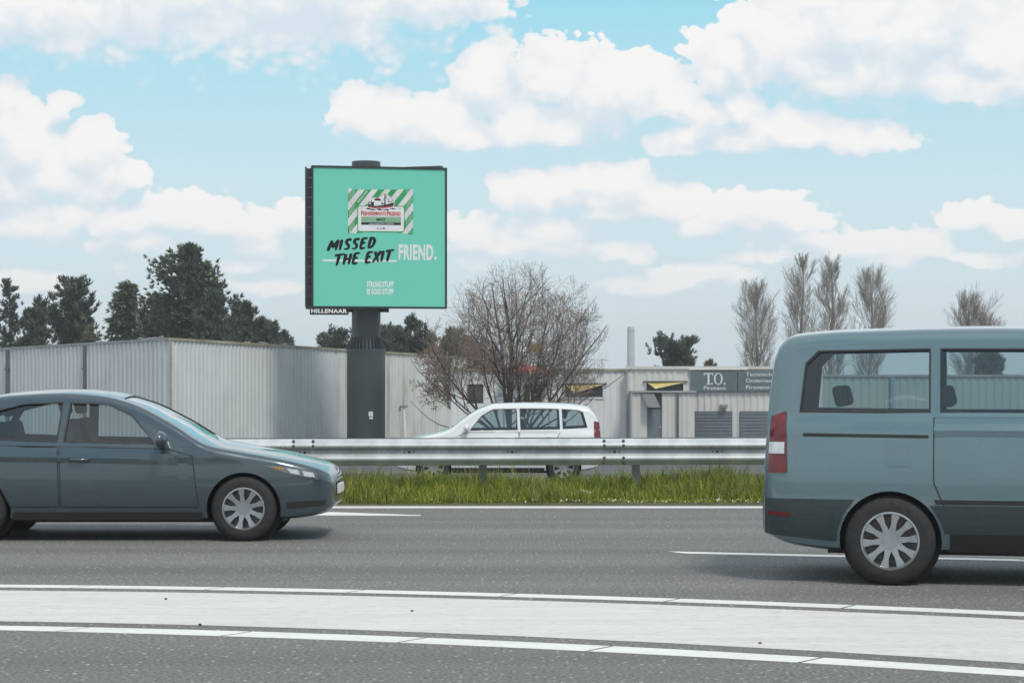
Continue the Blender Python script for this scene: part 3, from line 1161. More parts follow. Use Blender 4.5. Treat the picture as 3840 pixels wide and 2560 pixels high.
sbox('side_wall', 3076, 3080, -.35, 11.8, GZ, wz(1391), M['wall_cream'])


def awning_window(px0, px1, zt, zb, y, label):
    w = sbox('window', px0, px1, y + .10, y + .14, zb, zt, M['dark_glass'])
    w['label'] = label
    for (a, b, c, d) in ((px0 - 3, px0 + 2, zb, zt), (px1 - 2, px1 + 3, zb, zt), (px0 - 4, px1 + 4, zb - .06, zb + .02)):
        sbox('frame', a, b, y - .05, y + .12, c, d, M['wall_white'], w)
    sbox('lintel', px0 - 11, px1 + 14, y - .12, y + .02, zt, zt + .05, M['pipe_dark'], w)
    # half-lowered yellow blind, hanging askew
    mb = MB()
    X = lambda p: wx(p) - ox
    n = 10
    for i in range(n):
        a, b = px0 + 4 + (px1 - px0 - 8) * i / n, px0 + 4 + (px1 - px0 - 8) * (i + 1) / n
        dl = lambda p: .62 * (zt - zb) * max(0.0, min((p - px0) / (.22 * (px1 - px0)), (px1 - p) / (.72 * (px1 - px0))) )
        sag = (i % 2) * .02
        mb.add([(X(a), y - .02, zt - oz), (X(b), y - .02, zt - oz), (X(b), y - .30 - sag, zt - oz - dl(b)), (X(a), y - .30 - sag, zt - oz - dl(a))], [(0, 1, 2, 3)])
    mb.build('awning', M['yellow'], w)
    mb = MB().tube([(X(px0 + .22 * (px1 - px0)), y - .30, zt - oz - .62 * (zt - zb)), (X(px1), y - .05, zt - oz - .02)], .025, 5)
    mb.build('awning_arm', M['wall_white'], w)
    return w


awning_window(2118, 2262, wz(1440), wz(1490), 0.0, 'window with yellow awning right of the bare tree')
awning_window(2420, 2562, wz(1432), wz(1470), -.4, 'window with yellow awning above the porch')
w = sbox('window', 1965, 2040, .08, .12, wz(1510), wz(1440), M['dark_glass'])
sbox('frame', 1964, 1968, -.03, .10, wz(1510), wz(1440), M['seam'], w)
sbox('frame', 2037, 2041, -.03, .10, wz(1510), wz(1440), M['seam'], w)
w = sbox('window', 1752, 1812, .08, .12, wz(1512), wz(1440), M['dark_glass'])
sbox('frame', 1751, 1755, -.03, .10, wz(1512), wz(1440), M['seam'], w)
for px in (2348, 2528):
    z1 = wz(1388) if px < 2400 else wz(1470)
    y = -.5 if px < 2400 else -2.12
    mb = MB().tube([(wx(px) - ox, y, 0), (wx(px) - ox, y, z1 - oz)], .05, 8)
    mb.build('drainpipe', M['fascia'] if px < 2400 else M['pipe_dark'], shop)
# porch in front of the right wing
pz = wz(1470)
pdz = 93.0
for (a, b, m, lab) in ((2362, 2416, 'wall_cream', None), (2470, 2590, 'wall_cream', None)):
    v_, f_, t, n = corr((wx(a) - ox, -2.0), (wx(b) - ox, -2.0), 0, pz - oz, pz - oz, .22, .02, (0, -1))
    mesh('porch_wall', v_, f_, M[m], shop)
sbox('porch_roof', 2358, 2598, -2.12, -.45, pz, pz + .07, M['fascia'])
sbox('porch_wall', 2360, 2364, -2.0, -.42, GZ, pz, M['wall_cream'])
d_ = sbox('door', 2416, 2470, -1.92, -1.86, GZ, wz(1532), M['door_blue'])
sbox('handle', 2462, 2466, -1.98, -1.92, wz(1600), wz(1594), M['galv'], d_)
sbox('letter_slot', 2436, 2448, -1.935, -1.918, wz(1552), wz(1550), M['galv'], d_)
sbox('door_light', 2416, 2470, -1.90, -1.87, wz(1530), wz(1471), M['dark_glass'])
mb = MB().add([(wx(2394) - ox, -2.06, wz(1472) - oz), (wx(2440) - ox, -2.06, wz(1472) - oz), (wx(2462) - ox, -2.5, wz(1524) - oz), (wx(2416) - ox, -2.5, wz(1524) - oz),
               (wx(2394) - ox, -2.02, wz(1472) - oz), (wx(2440) - ox, -2.02, wz(1472) - oz), (wx(2462) - ox, -2.46, wz(1524) - oz), (wx(2416) - ox, -2.46, wz(1524) - oz)],
              [(0, 1, 2, 3), (4, 7, 6, 5), (0, 4, 5, 1), (1, 5, 6, 2), (2, 6, 7, 3), (3, 7, 4, 0)])
mb.build('canopy_panel', M['pipe_dark'], shop)
# roller doors
for (a, b) in ((2592, 2742), (2770, 2920)):
    gd = sbox('roller_door', a, b, -.50, -.44, GZ, wz(1540), M['door_blue'])
    n = 14
    for i in range(n):
        z0 = GZ + (wz(1540) - GZ) * i / n
        z1 = GZ + (wz(1540) - GZ) * (i + 1) / n - .03
        sbox('slat', a + 1, b - 1, -.525, -.50, z0, z1, M['door_blue'], gd)
lampb = sbox('wall_lamp', 2696, 2722, -.75, -.45, wz(1528), wz(1516), M['galv_dark'])

# name board
nb = sbox('name_board', 2588, 2760, -.56, -.45, wz(1466), wz(1393), M['slate'])
nb2 = sbox('name_board', 2763, 3010, -.56, -.45, wz(1466), wz(1393), M['slate'])


def board_text(s, px0, px1, py0, py1, parent, bold=.0, name='lettering'):
    uv, fs = text_polys(s, bold)
    v = [(wx(px0 + (px1 - px0) * a) - ox, -.568, wz(py1 + (py0 - py1) * b) - oz) for a, b in uv]
    return mesh(name, v, fs, M['sign_white'], parent)


def serif_mark(parent):
    """T.O. in tall serif capitals"""
    mb = MB()
    q = lambda px, py: (wx(px) - ox, -.568, wz(py) - oz)
    def rect(a, b, c, d): mb.add([q(a, d), q(b, d), q(b, c), q(a, c)], [(0, 1, 2, 3)])
    rect(2635, 2670, 1398, 1401.5)
    rect(2635, 2638, 1401.5, 1408)
    rect(2667, 2670, 1401.5, 1408)
    rect(2649, 2656, 1401.5, 1438)
    rect(2645, 2660, 1438, 1441)
    rect(2662, 2668, 1435, 1441)
    n = 28
    for i in range(n):
        a0, a1 = 2 * math.pi * i / n, 2 * math.pi * (i + 1) / n
        def e(a, rx, ry): return q(2689 + rx * math.cos(a), 1419.5 + ry * math.sin(a))
        mb.add([e(a0, 16.5, 22), e(a1, 16.5, 22), e(a1, 10.5, 19.5), e(a0, 10.5, 19.5)], [(0, 1, 2, 3)])
    rect(2709, 2715, 1435, 1441)
    return mb.build('emblem_lettering', M['sign_white'], parent)


serif_mark(nb)
board_text('Pirovano', 2635, 2717, 1447, 1461, nb, .012)
board_text('Technische', 2792, 2900, 1396, 1410, nb2, .008)
board_text('Onderneming', 2792, 2922, 1420, 1437, nb2, .008)
board_text('Pirovano', 2792, 2880, 1444, 1458, nb2, .008)
sbox('roof_edge_light', 2580, 2800, -.60, -.52, wz(1386), wz(1383), M['white_plastic'])

# red canopy behind the bare tree, on the roof edge of the left wing
mb = MB()
X0, X1, X2, X3 = wx(1885), wx(1912), wx(2030), wx(2062)
y0, y1 = DW - .9, DW + 1.2
zb_, zt_ = wz(1390), wz(1370)
mb.add([(X0, y0, zb_), (X3, y0, zb_), (X3, y1, zb_), (X0, y1, zb_), (X1, y0 + .6, zt_), (X2, y0 + .6, zt_), (X2, y1 - .6, zt_), (X1, y1 - .6, zt_)],
       [(0, 1, 5, 4), (1, 2, 6, 5), (2, 3, 7, 6), (3, 0, 4, 7), (4, 5, 6, 7), (3, 2, 1, 0)])
for i in range(11):
    xa = X0 + (X3 - X0) * i / 11
    mb.box(xa + .01, xa + (X3 - X0) / 11 - .01, y0 - .02, y0 + .01, zb_ - .10, zb_ + .01)
mb_o = mb.build('red_canopy', M['red_canvas'])
for pxx in (X0 + .06, X3 - .06):
    q = MB().tube([(pxx, y0 + .05, GZ), (pxx, y0 + .05, zb_ + .02)], .03, 6).build('canopy_post', M['galv_dark'], mb_o)
tag(mb_o, 'red canvas canopy over the workshop front behind the bare tree', 'canopy')

# greenish flat hall far right, behind the van
hall = empty('flat_hall', (wx(3900), 120, GZ), 'flat grey green hall behind the van at the right', 'hall')
v_, f_, t, n = corr((-13, 0), (20, 0), 0, 1.6 - (1412 - HY) / F * 120 - GZ, 1.6 - (1412 - HY) / F * 120 - GZ, .45, .04, (0, -1))
mesh('wall', v_, f_, mat('green_cladding', (.36, .44, .43), (.32, .4, .39), scale=.5, rough=.6), hall)
hz = 1.6 - (1412 - HY) / F * 120 - GZ
MB().box(-13.05, 20.05, -.12, .02, hz, hz + .12).build('roof_trim', M['fascia'], hall)
MB().box(-13, 20, .05, 20, hz - .2, hz - .05).build('roof', M['roof'], hall)
MB().tube([(-2.2, -.15, 0), (-2.2, -.15, hz)], .12, 8).build('drainpipe', mat('blue_pipe', (.2, .34, .46), rough=.5), hall)

# distant chimney and small lattice tower
q = P(2366, 1225, 600)
ch = MB().lathe([(1.15, 0), (1.1, 6), (1.05, q.z - GZ - 1.2), (1.18, q.z - GZ - 1.2), (1.18, q.z - GZ - .7), (1.0, q.z - GZ - .7), (.98, q.z - GZ)], 20).build('chimney', M['concrete'], loc=(q.x, 600, GZ), smooth=False)
tag(ch, 'pale slender chimney far behind the workshop roof', 'chimney')
q = P(3520, 1260, 210)
tw = empty('lattice_tower', (q.x, 210, GZ), 'small grey lattice tower beyond the van', 'tower')
hT = q.z - GZ
mb = MB()
for sx in (-.55, .55):
    for sy in (-.55, .55):
        MB().tube([(sx * 1.5, sy * 1.5, 0), (sx, sy, hT)], .07, 5).build('leg', M['galv_dark'], tw)
for i in range(6):
    z0, z1 = hT * i / 6, hT * (i + 1) / 6
    for sy in (-.6, .6):
        mb.tube([(-.65, sy, z0), (.65, sy, z1)], .045, 4)
        mb.tube([(.65, sy, z0), (-.65, sy, z1)], .045, 4)
        mb.tube([(-.7, sy, z1), (.7, sy, z1)], .045, 4)
mb.build('bracing', M['galv_dark'], tw)

# grey lattice mast with a yellow box behind the bare tree
q = P(2012, 1010, 84)
ms = empty('lattice_mast', (q.x, 84, GZ), 'slim pale grey ladder mast behind the bare tree', 'mast')
hm = q.z - GZ
for sx in (-.24, .24):
    MB().tube([(sx, 0, 0), (sx, 0, hm)], .035, 6).build('leg', M['galv'], ms)
mb = MB()
for i in range(26):
    z0 = .3 + (hm - .4) * i / 26
    mb.tube([(-.24, 0, z0), (.24, 0, z0)], .018, 4)
mb.build('rungs', M['galv'], ms)
yb = P(2010, 1304, 84).z - GZ
MB().box(-.30, .20, -.14, -.04, yb - .18, yb + .18).build('yellow_box', M['yellow'], ms)
mb = MB().lathe([(.0, -.30), (.11, -.30), (.13, -.14), (.13, -.02)], 12, 'y', (.12, 0, P(2025, 1330, 84).z - GZ))
mb.build('lamp_head', M['pipe_dark'], ms)

# white hooked pole near the mast of the billboard
q0, q1 = P(1528, 1650, 60), P(1514, 1526, 60)
pl = empty('hooked_pole', (q0.x, 60, ground_z(60)), 'thin white leaning pole with a grey sensor head', 'pole')
a = Vector((0, 0, 0))
top = Vector((q1.x - q0.x, 0, q1.z - ground_z(60)))
MB().tube([a, top], [.035, .03], 8).build('shaft', M['white_plastic'], pl)
MB().box(top.x - .11, top.x + .11, -.06, .06, top.z - .01, top.z + .05).box(top.x - .14, top.x - .08, -.05, .05, top.z - .12, top.z).build('sensor_head', M['galv_dark'], pl)

# ------------------------------------------------------------------ billboard
bb_c = P(1373, 1500, 101.6)
bb = empty('billboard', (bb_c.x, bb_c.y, GZ), 'tall dark mast billboard with a teal sweets advertisement', 'billboard')
bx, by = bb_c.x, bb_c.y
rl, ru = 143 / 2 / F * 101.6, 108 / 2 / F * 101.6
zz = lambda py: P(0, py, 101.6).z - GZ
MB().lathe([(rl + .25, 0), (rl + .25, .25), (rl, .26), (rl, zz(1312))], 48).build('lower_column', M['mast2'], bb)
autosmooth(bb.children[-1], 40)
MB().lathe([(ru, zz(1312) - .05), (ru, zz(1140)), (ru, zz(618)), (ru * .98, zz(607)), (0.0, zz(606.5))], 40).build('upper_column', M['mast'], bb)
autosmooth(bb.children[-1], 40)
MB().lathe([(rl - .05, zz(1312) - .15), (rl + .02, zz(1312) - .15), (rl + .02, zz(1309)), (ru - .02, zz(1309) + .01)], 48).build('collar', M['mast2'], bb)
autosmooth(bb.children[-1], 40)
zc0, zc1 = zz(1309), zz(1264)
fin = None
for k in range(30):
    a = 2 * math.pi * k / 30
    if fin is None:
        mb = MB()
        mb.prism([(ru - .01, zc0), (rl + .0, zc0), (rl - .02, zc0 + .06), (ru + .03, zc1), (ru - .01, zc1)], lambda r_, z_: Vector((r_, -.022, z_)), lambda r_, z_: Vector((r_, .022, z_)))
        fo = mb.build('fin', M['mast2'], bb)
        fin = fo.data
    else:
        fo = link('fin', fin, bb)
    fo.rotation_euler = (0, 0, a)
# notices on the column
sx_, sz_ = (1395 - 1373) / F * 101.6, zz(1550)
yy = -math.sqrt(rl ** 2 - sx_ ** 2)
nt_ = MB().box(sx_ - .10, sx_ + .10, yy - .05, yy + .04, sz_ - .11, sz_ + .11).build('notice', M['white_plastic'], bb)
MB().box(sx_ - .035, sx_ + .005, yy - .056, yy - .049, sz_ - .02, sz_ + .02).build('red_mark', M['p_red'], nt_)
MB().box(sx_ - .06, sx_ + .10, yy - .045, yy + .04, sz_ - .25, sz_ - .15).build('small_notice', M['white_plastic'], bb)

# front panel plane
fl = Vector(((1175 - CX) / F * 99.4, 99.4, 0))
fr = Vector(((1669.5 - CX) / F * 100.6, 100.6, 0))
zB, zT = H + (HY - 1148) / F * 99.6, H + 789 / F * 99.4
FW, FH = (fr - fl).length, zT - zB
tx = (fr - fl).normalized()
tn = Vector((tx.y, -tx.x, 0))            # towards the road


def face(u, v, off=0.0):
    p = fl + tx * u + tn * off
    return Vector((p.x - bx, p.y - by, zB + v - GZ))


def fbox(mb, u0, u1, v0, v1, o0, o1, mi=0):
    vs = [face(u, v, o) for o in (o1, o0) for (u, v) in ((u0, v0), (u1, v0), (u1, v1), (u0, v1))]
    mb.add(vs, [(0, 1, 2, 3), (5, 4, 7, 6), (0, 4, 5, 1), (1, 5, 6, 2), (2, 6, 7, 3), (3, 7, 4, 0)], mi)
    return mb


FT = .085
cab = fbox(MB(), -FT * .6, FW + FT * .6, -FT * .6, FH + FT * .6, -.38, -.02).build('cabinet', M['mast'], bb)
for (a, b, c, d) in ((-FT, 0, -FT, FH + FT), (FW, FW + FT, -FT, FH + FT), (0, FW, -FT, 0), (0, FW, FH, FH + FT)):
    fbox(MB(), a, b, c, d, -.42, .05).build('frame_bar', M['black'], bb)
poster = fbox(MB(), 0.002, FW - .002, .002, FH - .002, -.019, .0).build('poster', M['teal'], bb)


def crop3(cx, cy):
    u = (cx - 181) / (1420 - 181)
    topy = 122 + u * 30
    boty = 1427 + u * 3
    # left edge drifts a little to the right towards the bottom
    vv = (boty - cy) / (boty - topy)
    u = (cx - (181 + 10 * (1 - vv))) / 1239.0
    return u * FW, vv * FH


def pk(x, y):
    """point of the packet close-up -> poster"""
    return crop3((1280 + x / 7.129 - 1100) * 2.528, (680 + y / 7.129 - 580) * 2.528)


LAY = .004


def flat(mb, pts, layer, mi=0, f=pk):
    vs = [face(*f(*p), layer * LAY) for p in pts]
    mb.add(vs, [tuple(range(len(vs)))[::-1]], mi)


def orient(o):
    # make every flat print face the road
    me = o.data
    flip = [p.index for p in me.polygons if p.normal.dot(tn) < 0]
    bm = bmesh.new()
    bm.from_mesh(me)
    bm.faces.ensure_lookup_table()
    bmesh.ops.reverse_faces(bm, faces=[bm.faces[i] for i in flip])
    bm.to_mesh(me)
    bm.free()
    return o


# --- packet: outline, then stripes clipped to it
def clip(poly, a, b, c):
    """keep a*x+b*y<=c"""
    out = []
    for i in range(len(poly)):
        p, q = poly[i], poly[(i + 1) % len(poly)]
        fp, fq = a * p[0] + b * p[1] - c, a * q[0] + b * q[1] - c
        if fp <= 0:
            out.append(p)
        if fp * fq < 0:
            t = fp / (fp - fq)
            out.append((p[0] + (q[0] - p[0]) * t, p[1] + (q[1] - p[1]) * t))
    return out


# the packet in vertical slices so that its pinched outline stays convex when clipped
sl_x = [150, 240, 335, 500, 760, 1020, 1280, 1500, 1720, 1870]
sl_t = [180, 205, 228, 233, 233, 233, 233, 231, 228, 222]
sl_b = [1385, 1388, 1390, 1365, 1352, 1350, 1352, 1370, 1405, 1410]
mb = MB()
mg = MB()
for i in range(len(sl_x) - 1):
    quad = [(sl_x[i], sl_t[i]), (sl_x[i + 1], sl_t[i + 1]), (sl_x[i + 1], sl_b[i + 1]), (sl_x[i], sl_b[i])]
    flat(mb, quad, 1)
    # stripes run up to the right: x*sin + y*cos ; slope about 51 degrees
    for k in range(-3, 12):
        # bands in s = x + 0.8*y, measured on the top edge
        s0 = 432 - 345 + k * 345
        s1 = s0 + 172
        q = clip(quad, 1, .80, s1)
        if len(q) >= 3:
            q = clip(q, -1, -.80, -s0)
        if len(q) >= 3:
            flat(mg, q, 2)
pkt = orient(mb.build('packet_print', M['p_silver'], poster))
pkt['label'] = 'striped sweets packet with a ship printed on the poster'
orient(mg.build('green_stripes', M['p_green'], poster))
# crimped ends
for x in (185, 215, 245, 275, 305, 1695, 1730, 1765, 1800, 1835):
    mb = MB()
    flat(mb, [(x, 235), (x + 7, 235), (x + 7, 1385), (x, 1385)], 2.5)
    orient(mb.build('crimp_line', M['p_silver'], poster))


def rrect(x0, y0, x1, y1, r, n=6):
    pts = []
    for (cx_, cy_, a0) in ((x1 - r, y0 + r, -90), (x1 - r, y1 - r, 0), (x0 + r, y1 - r, 90), (x0 + r, y0 + r, 180)):
        for i in range(n + 1):
            a = R(a0 + 90 * i / n)
            pts.append((cx_ + r * math.cos(a), cy_ + r * math.sin(a)))
    return pts


mb = MB()
flat(mb, [(x, y + (x - 1000) * .012) for x, y in rrect(392, 664, 1645, 1352, 62)], 3, 0)
orient(mb.build('panel_border', M['p_green'], poster))
mb = MB()
flat(mb, [(x, y + (x - 1000) * .012) for x, y in rrect(414, 684, 1626, 1332, 50)], 4, 0)
# white halo of the ship
flat(mb, [(655, 600), (700, 500), (760, 462), (840, 440), (930, 440), (1090, 318), (1140, 318), (1280, 440), (1385, 530), (1375, 600), (1340, 720), (1000, 745), (660, 700)], 4.2, 0)
orient(mb.build('packet_panel', M['p_white'], poster))
# ship
mb = MB()
flat(mb, [(660, 625), (760, 655), (900, 662), (1100, 640), (1370, 570), (1345, 655), (1100, 690), (850, 700), (670, 672)], 5)          # hull
flat(mb, [(668, 618), (690, 545), (720, 540), (720, 560), (830, 560), (830, 655), (720, 645)], 5)                                       # stern house
flat(mb, [(1108, 335), (1126, 335), (1140, 640), (1100, 650)], 5.2)                                                                   # mast
flat(mb, [(745, 545), (765, 478), (772, 545)], 5.2)
flat(mb, [(850, 470), (960, 455), (1010, 500), (1015, 535), (835, 515)], 5)
flat(mb, [(1020, 630), (1065, 575), (1110, 625)], 5)
def line(mb, a, b, w, layer):
    dx, dy = b[0] - a[0], b[1] - a[1]
    L_ = math.hypot(dx, dy)
    nx_, ny_ = -dy / L_ * w, dx / L_ * w
    flat(mb, [(a[0] + nx_, a[1] + ny_), (b[0] + nx_, b[1] + ny_), (b[0] - nx_, b[1] - ny_), (a[0] - nx_, a[1] - ny_)], layer)
for a, b in (((1117, 340), (1370, 545)), ((1117, 340), (860, 470)), ((1117, 430), (1010, 620)), ((1125, 430), (1300, 580)), ((1117, 360), (1240, 580)), ((1180, 560), (1360, 530))):
    line(mb, a, b, 4.5, 5.3)
for (x0, y0, x1, y1) in ((600, 730, 760, 745), (690, 755, 900, 765), (880, 745, 1080, 765), (1060, 760, 1260, 768), (1240, 735, 1420, 742)):
    flat(mb, [(x0, y0), ((x0 + x1) / 2, y0 - 16), (x1, y1), ((x0 + x1) / 2, y1 + 14)], 5.3)
orient(mb.build('ship_drawing', M['p_char'], poster))
mb = MB()
flat(mb, [(672, 676), (850, 704), (1100, 694), (1343, 658), (1325, 690), (1100, 722), (850, 722), (680, 700)], 5.4)
flat(mb, [(880, 462), (950, 455), (950, 492), (880, 495)], 5.6)
orient(mb.build('ship_red_paint', M['p_red'], poster))
mb = MB()
flat(mb, [(835, 520), (1020, 530), (1020, 600), (860, 600)], 5.6)
flat(mb, [(700, 580), (745, 578), (745, 620), (705, 616)], 5.6)
flat(mb, [(880, 610), (990, 605), (985, 645), (880, 655)], 5.6)
orient(mb.build('ship_white_paint', M['p_white'], poster))
mb = MB()
flat(mb, [(497, 947), (1547, 958), (1547, 1105), (497, 1092)], 5)
orient(mb.build('flavour_strip', M['p_pale'], poster))
mb = MB()
flat(mb, [(497, 1096), (1547, 1108), (1547, 1172), (497, 1158)], 5)
orient(mb.build('lozenge_strip', M['p_char'], poster))


def ptext(s, x0, y0, x1, y1, m, layer, name, bold=0.0, f=pk, shear=0.0, rise=0.0, rot=None, spacing=1.0):
    uv, fs = text_polys(s, bold, spacing)
    vs = []
    for a, b in uv:
        x = x0 + (x1 - x0) * a + shear * b * (y1 - y0)
        y = y1 + (y0 - y1) * b + rise * a
        if rot:
            cx_, cy_, ang = rot
            dx, dy = x - cx_, y - cy_
            x, y = cx_ + dx * math.cos(ang) - dy * math.sin(ang), cy_ + dx * math.sin(ang) + dy * math.cos(ang)
        vs.append(face(*f(x, y), layer * LAY))
    o = mesh(name, vs, [q[::-1] for q in fs], m, poster)
    return orient(o)


ptext('F', 492, 787, 548, 913, M['p_red'], 6, 'brand_lettering', .03)
ptext('ISHERMAN', 552, 812, 1085, 903, M['p_red'], 6, 'brand_lettering', .03)
ptext("'", 1090, 795, 1106, 830, M['p_red'], 6, 'brand_lettering', .03)
ptext('S', 1106, 826, 1152, 908, M['p_red'], 6, 'brand_lettering', .03)
ptext('F', 1172, 797, 1228, 926, M['p_red'], 6, 'brand_lettering', .03)
ptext('RIEND', 1232, 822, 1540, 915, M['p_red'], 6, 'brand_lettering', .03)
mb = MB()
flat(mb, [(535, 912), (1150, 922), (1150, 927), (535, 917)], 6)
flat(mb, [(1215, 923), (1525, 930), (1525, 935), (1215, 928)], 6)
orient(mb.build('brand_underline', M['p_red'], poster))
ptext('®', 1548, 905, 1572, 930, M['p_red'], 6, 'brand_lettering')
ptext('MINT', 898, 992, 1140, 1062, M['p_black'], 6, 'flavour_lettering', .03)
ptext('EXTRA FRISSE MINT LOZENGES', 700, 1120, 1355, 1155, M['p_white'], 6, 'lozenge_lettering')
ptext('25 g', 902, 1228, 1035, 1290, M['p_char'], 6, 'weight_lettering')
ptext('e', 1066, 1228, 1130, 1282, M['p_char'], 6, 'weight_lettering')
ptext('EST.', 492, 712, 550, 738, M['p_char'], 6, 'date_lettering')
ptext('1865', 1480, 732, 1545, 756, M['p_char'], 6, 'date_lettering')
ptext('SUGAR FREE', 330, 395, 720, 445, M['p_white'], 6, 'sugar_free_lettering', .01, rot=(525, 420, -R(50.5)))

# --- slogan lettering
f3 = crop3
mb = MB()
flat(mb, [(273, 988), (966, 995), (966, 1013), (273, 1006)], 1, f=f3)
orient(mb.build('blank_line', M['p_white'], poster))
ptext('FRIEND', 985, 846, 1312, 992, M['p_white'], 1, 'slogan_lettering', .04, f=f3, rise=4, spacing=1.10)
mb = MB()
flat(mb, [(1324, 964), (1345, 964), (1345, 992), (1324, 992)], 1, f=f3)
orient(mb.build('full_stop', M['p_white'], poster))
ptext('STRONG', 688, 1193, 825, 1250, M['p_white'], 1, 'tagline_lettering', .045, f=f3, spacing=1.03)
ptext('STUFF', 834, 1193, 940, 1250, M['p_white'], 1, 'tagline_lettering', .045, f=f3, spacing=1.03)
ptext('IS', 689, 1262, 720, 1318, M['p_white'], 1, 'tagline_lettering', .045, f=f3, spacing=1.03)
ptext('GOOD', 731, 1262, 825, 1318, M['p_white'], 1, 'tagline_lettering', .045, f=f3, spacing=1.03)
ptext('STUFF', 834, 1262, 940, 1318, M['p_white'], 1, 'tagline_lettering', .045, f=f3, spacing=1.03)

# brush capitals: strokes in a unit box (x right, y up)
BR = {
    'M': [[(0, 0), (.18, .97)], [(.18, .97), (.45, .28)], [(.45, .28), (.92, 1.0)], [(.92, 1.0), (.86, .02)]],
    'I': [[(.3, 1), (.3, .0)]],
    'S': [[(.95, .84), (.75, .99), (.38, .95), (.2, .74), (.42, .55), (.74, .42), (.78, .18), (.52, .02), (.08, .1)]],
    'E': [[(.22, .98), (.14, .02)], [(.2, .98), (1.0, .98)], [(.18, .54), (.8, .56)], [(.12, .02), (.92, .06)]],
    'D': [[(.25, 1.0), (.15, .02)], [(.02, .98), (.6, .98), (.95, .74), (.9, .35), (.6, .08), (.1, .02)]],
    'T': [[(-.05, .92), (.5, .96), (1.15, 1.0)], [(.52, .96), (.42, -.02)]],
    'H': [[(.12, .98), (.06, .0)], [(.86, 1.0), (.8, .02)], [(.02, .48), (.95, .54)]],
    'X': [[(.08, .98), (.88, .02)], [(.98, 1.0), (.0, .0)]],
}


def brush(mb, ch, x, yb, w, h, slant, layer, rise):
    for st in BR[ch]:
        # resample the stroke
        pts = []
        for i in range(len(st) - 1):
            n = 6 if len(st) == 2 else 4
            for j in range(n):
                t = j / n
                pts.append((st[i][0] + (st[i + 1][0] - st[i][0]) * t, st[i][1] + (st[i + 1][1] - st[i][1]) * t))
        pts.append(st[-1])
        if len(st) > 2:
            for _ in range(2):
                pts = [pts[0]] + [tuple((pts[i - 1][k] + 2 * pts[i][k] + pts[i + 1][k]) / 4 for k in (0, 1)) for i in range(1, len(pts) - 1)] + [pts[-1]]
        W = [(x + p[0] * w + slant * p[1] * h, yb - p[1] * h + rise * (p[0] * w)) for p in pts]
        L_, Rr = [], []
        n = len(W)
        for i in range(n):
            a, b = W[max(i - 1, 0)], W[min(i + 1, n - 1)]
            dx, dy = b[0] - a[0], b[1] - a[1]
            l_ = math.hypot(dx, dy) or 1
            t = i / (n - 1)
            vert = abs(dy) / l_
            hw = (9.5 + 5.0 * vert) * (1.05 - .45 * t ** 3) * (.78 if t < .05 else 1)
            L_.append((W[i][0] - dy / l_ * hw, W[i][1] + dx / l_ * hw))
            Rr.append((W[i][0] + dy / l_ * hw, W[i][1] - dx / l_ * hw))
        for i in range(n - 1):
            flat(mb, [L_[i], L_[i + 1], Rr[i + 1], Rr[i]], layer, f=f3)
        layer += .03
    return layer


x, lay = 322, 2.0
for ch, w in zip('MISSED', (92, 32, 66, 66, 66, 66)):
    t = (x - 322) / 460
    mb = MB()
    brush(mb, ch, x, 908 - t * 30, w * .9, 98, .22, lay, -.07)
    orient(mb.build('brush_letter', M['p_black'], poster))
    lay += .1
    x += w + 9
x = 372
lay = 3.0
for ch, w in zip('THE EXIT', (84, 72, 66, 40, 66, 66, 28, 70)):
    if ch != ' ':
        t = (x - 372) / 500
        mb = MB()
        brush(mb, ch, x, 1046 - t * 42, w * .9, 102, .2, lay, -.07)
        orient(mb.build('brush_letter', M['p_black'], poster))
        lay += .1
    x += w + 8

# maker's plate hanging under the panel
pw0, pw1 = crop3(160, 1500)[0], crop3(519, 1500)[0]
plate = fbox(MB(), pw0, pw1, -(1510 - 1429) / 1305 * FH, -FT - .004, -.10, .07).build('maker_plate', M['black'], bb)
uv, fs_ = text_polys('HILLENAAR', .035, 1.08)
vs_ = [face(pw0 + (pw1 - pw0) * (.03 + .93 * a), -(1494 - 1429) / 1305 * FH + (1494 - 1455) / 1305 * FH * b, .078) for a, b in uv]
orient(mesh('maker_lettering', vs_, fs_, M['p_white'], plate))

# rear panel of the V, open at the left
rl0 = P(1146, 1400, 103.2)
rr0 = Vector((fr.x - .22, fr.y + .50, 0))
ra, rb = Vector((rl0.x - bx, rl0.y - by, 0)), Vector((rr0.x - bx, rr0.y - by, 0))
rt = (rb - ra).normalized()
rn = Vector((-rt.y, rt.x, 0))
mb = MB()
zb0, zt0 = zB - GZ - .02, zT - GZ + .24
for (z0, z1, o0, o1) in ((zb0, zt0, 0, .35),):
    v8 = [ra + rn * o0, rb + rn * o0, rb + rn * o1, ra + rn * o1]
    mb.add([(p.x, p.y, z) for z in (z0, z1) for p in v8], [(0, 3, 2, 1), (4, 5, 6, 7), (0, 1, 5, 4), (1, 2, 6, 5), (2, 3, 7, 6), (3, 0, 4, 7)])
fix_normals(mb.build('rear_cabinet', M['mast'], bb))
mb = MB()
for zq in (zb0 + .1, zb0 + (zt0 - zb0) * .33, zb0 + (zt0 - zb0) * .66, zt0 - .35):
    for s in (.15, .5, .85):
        p = face(FW * s, 0, -.38)
        q = ra + (rb - ra) * s
        mb.tube([(p.x, p.y, zq), (q.x, q.y, zq)], .07, 5)
mb.build('spreader_bars', M['black'], bb)
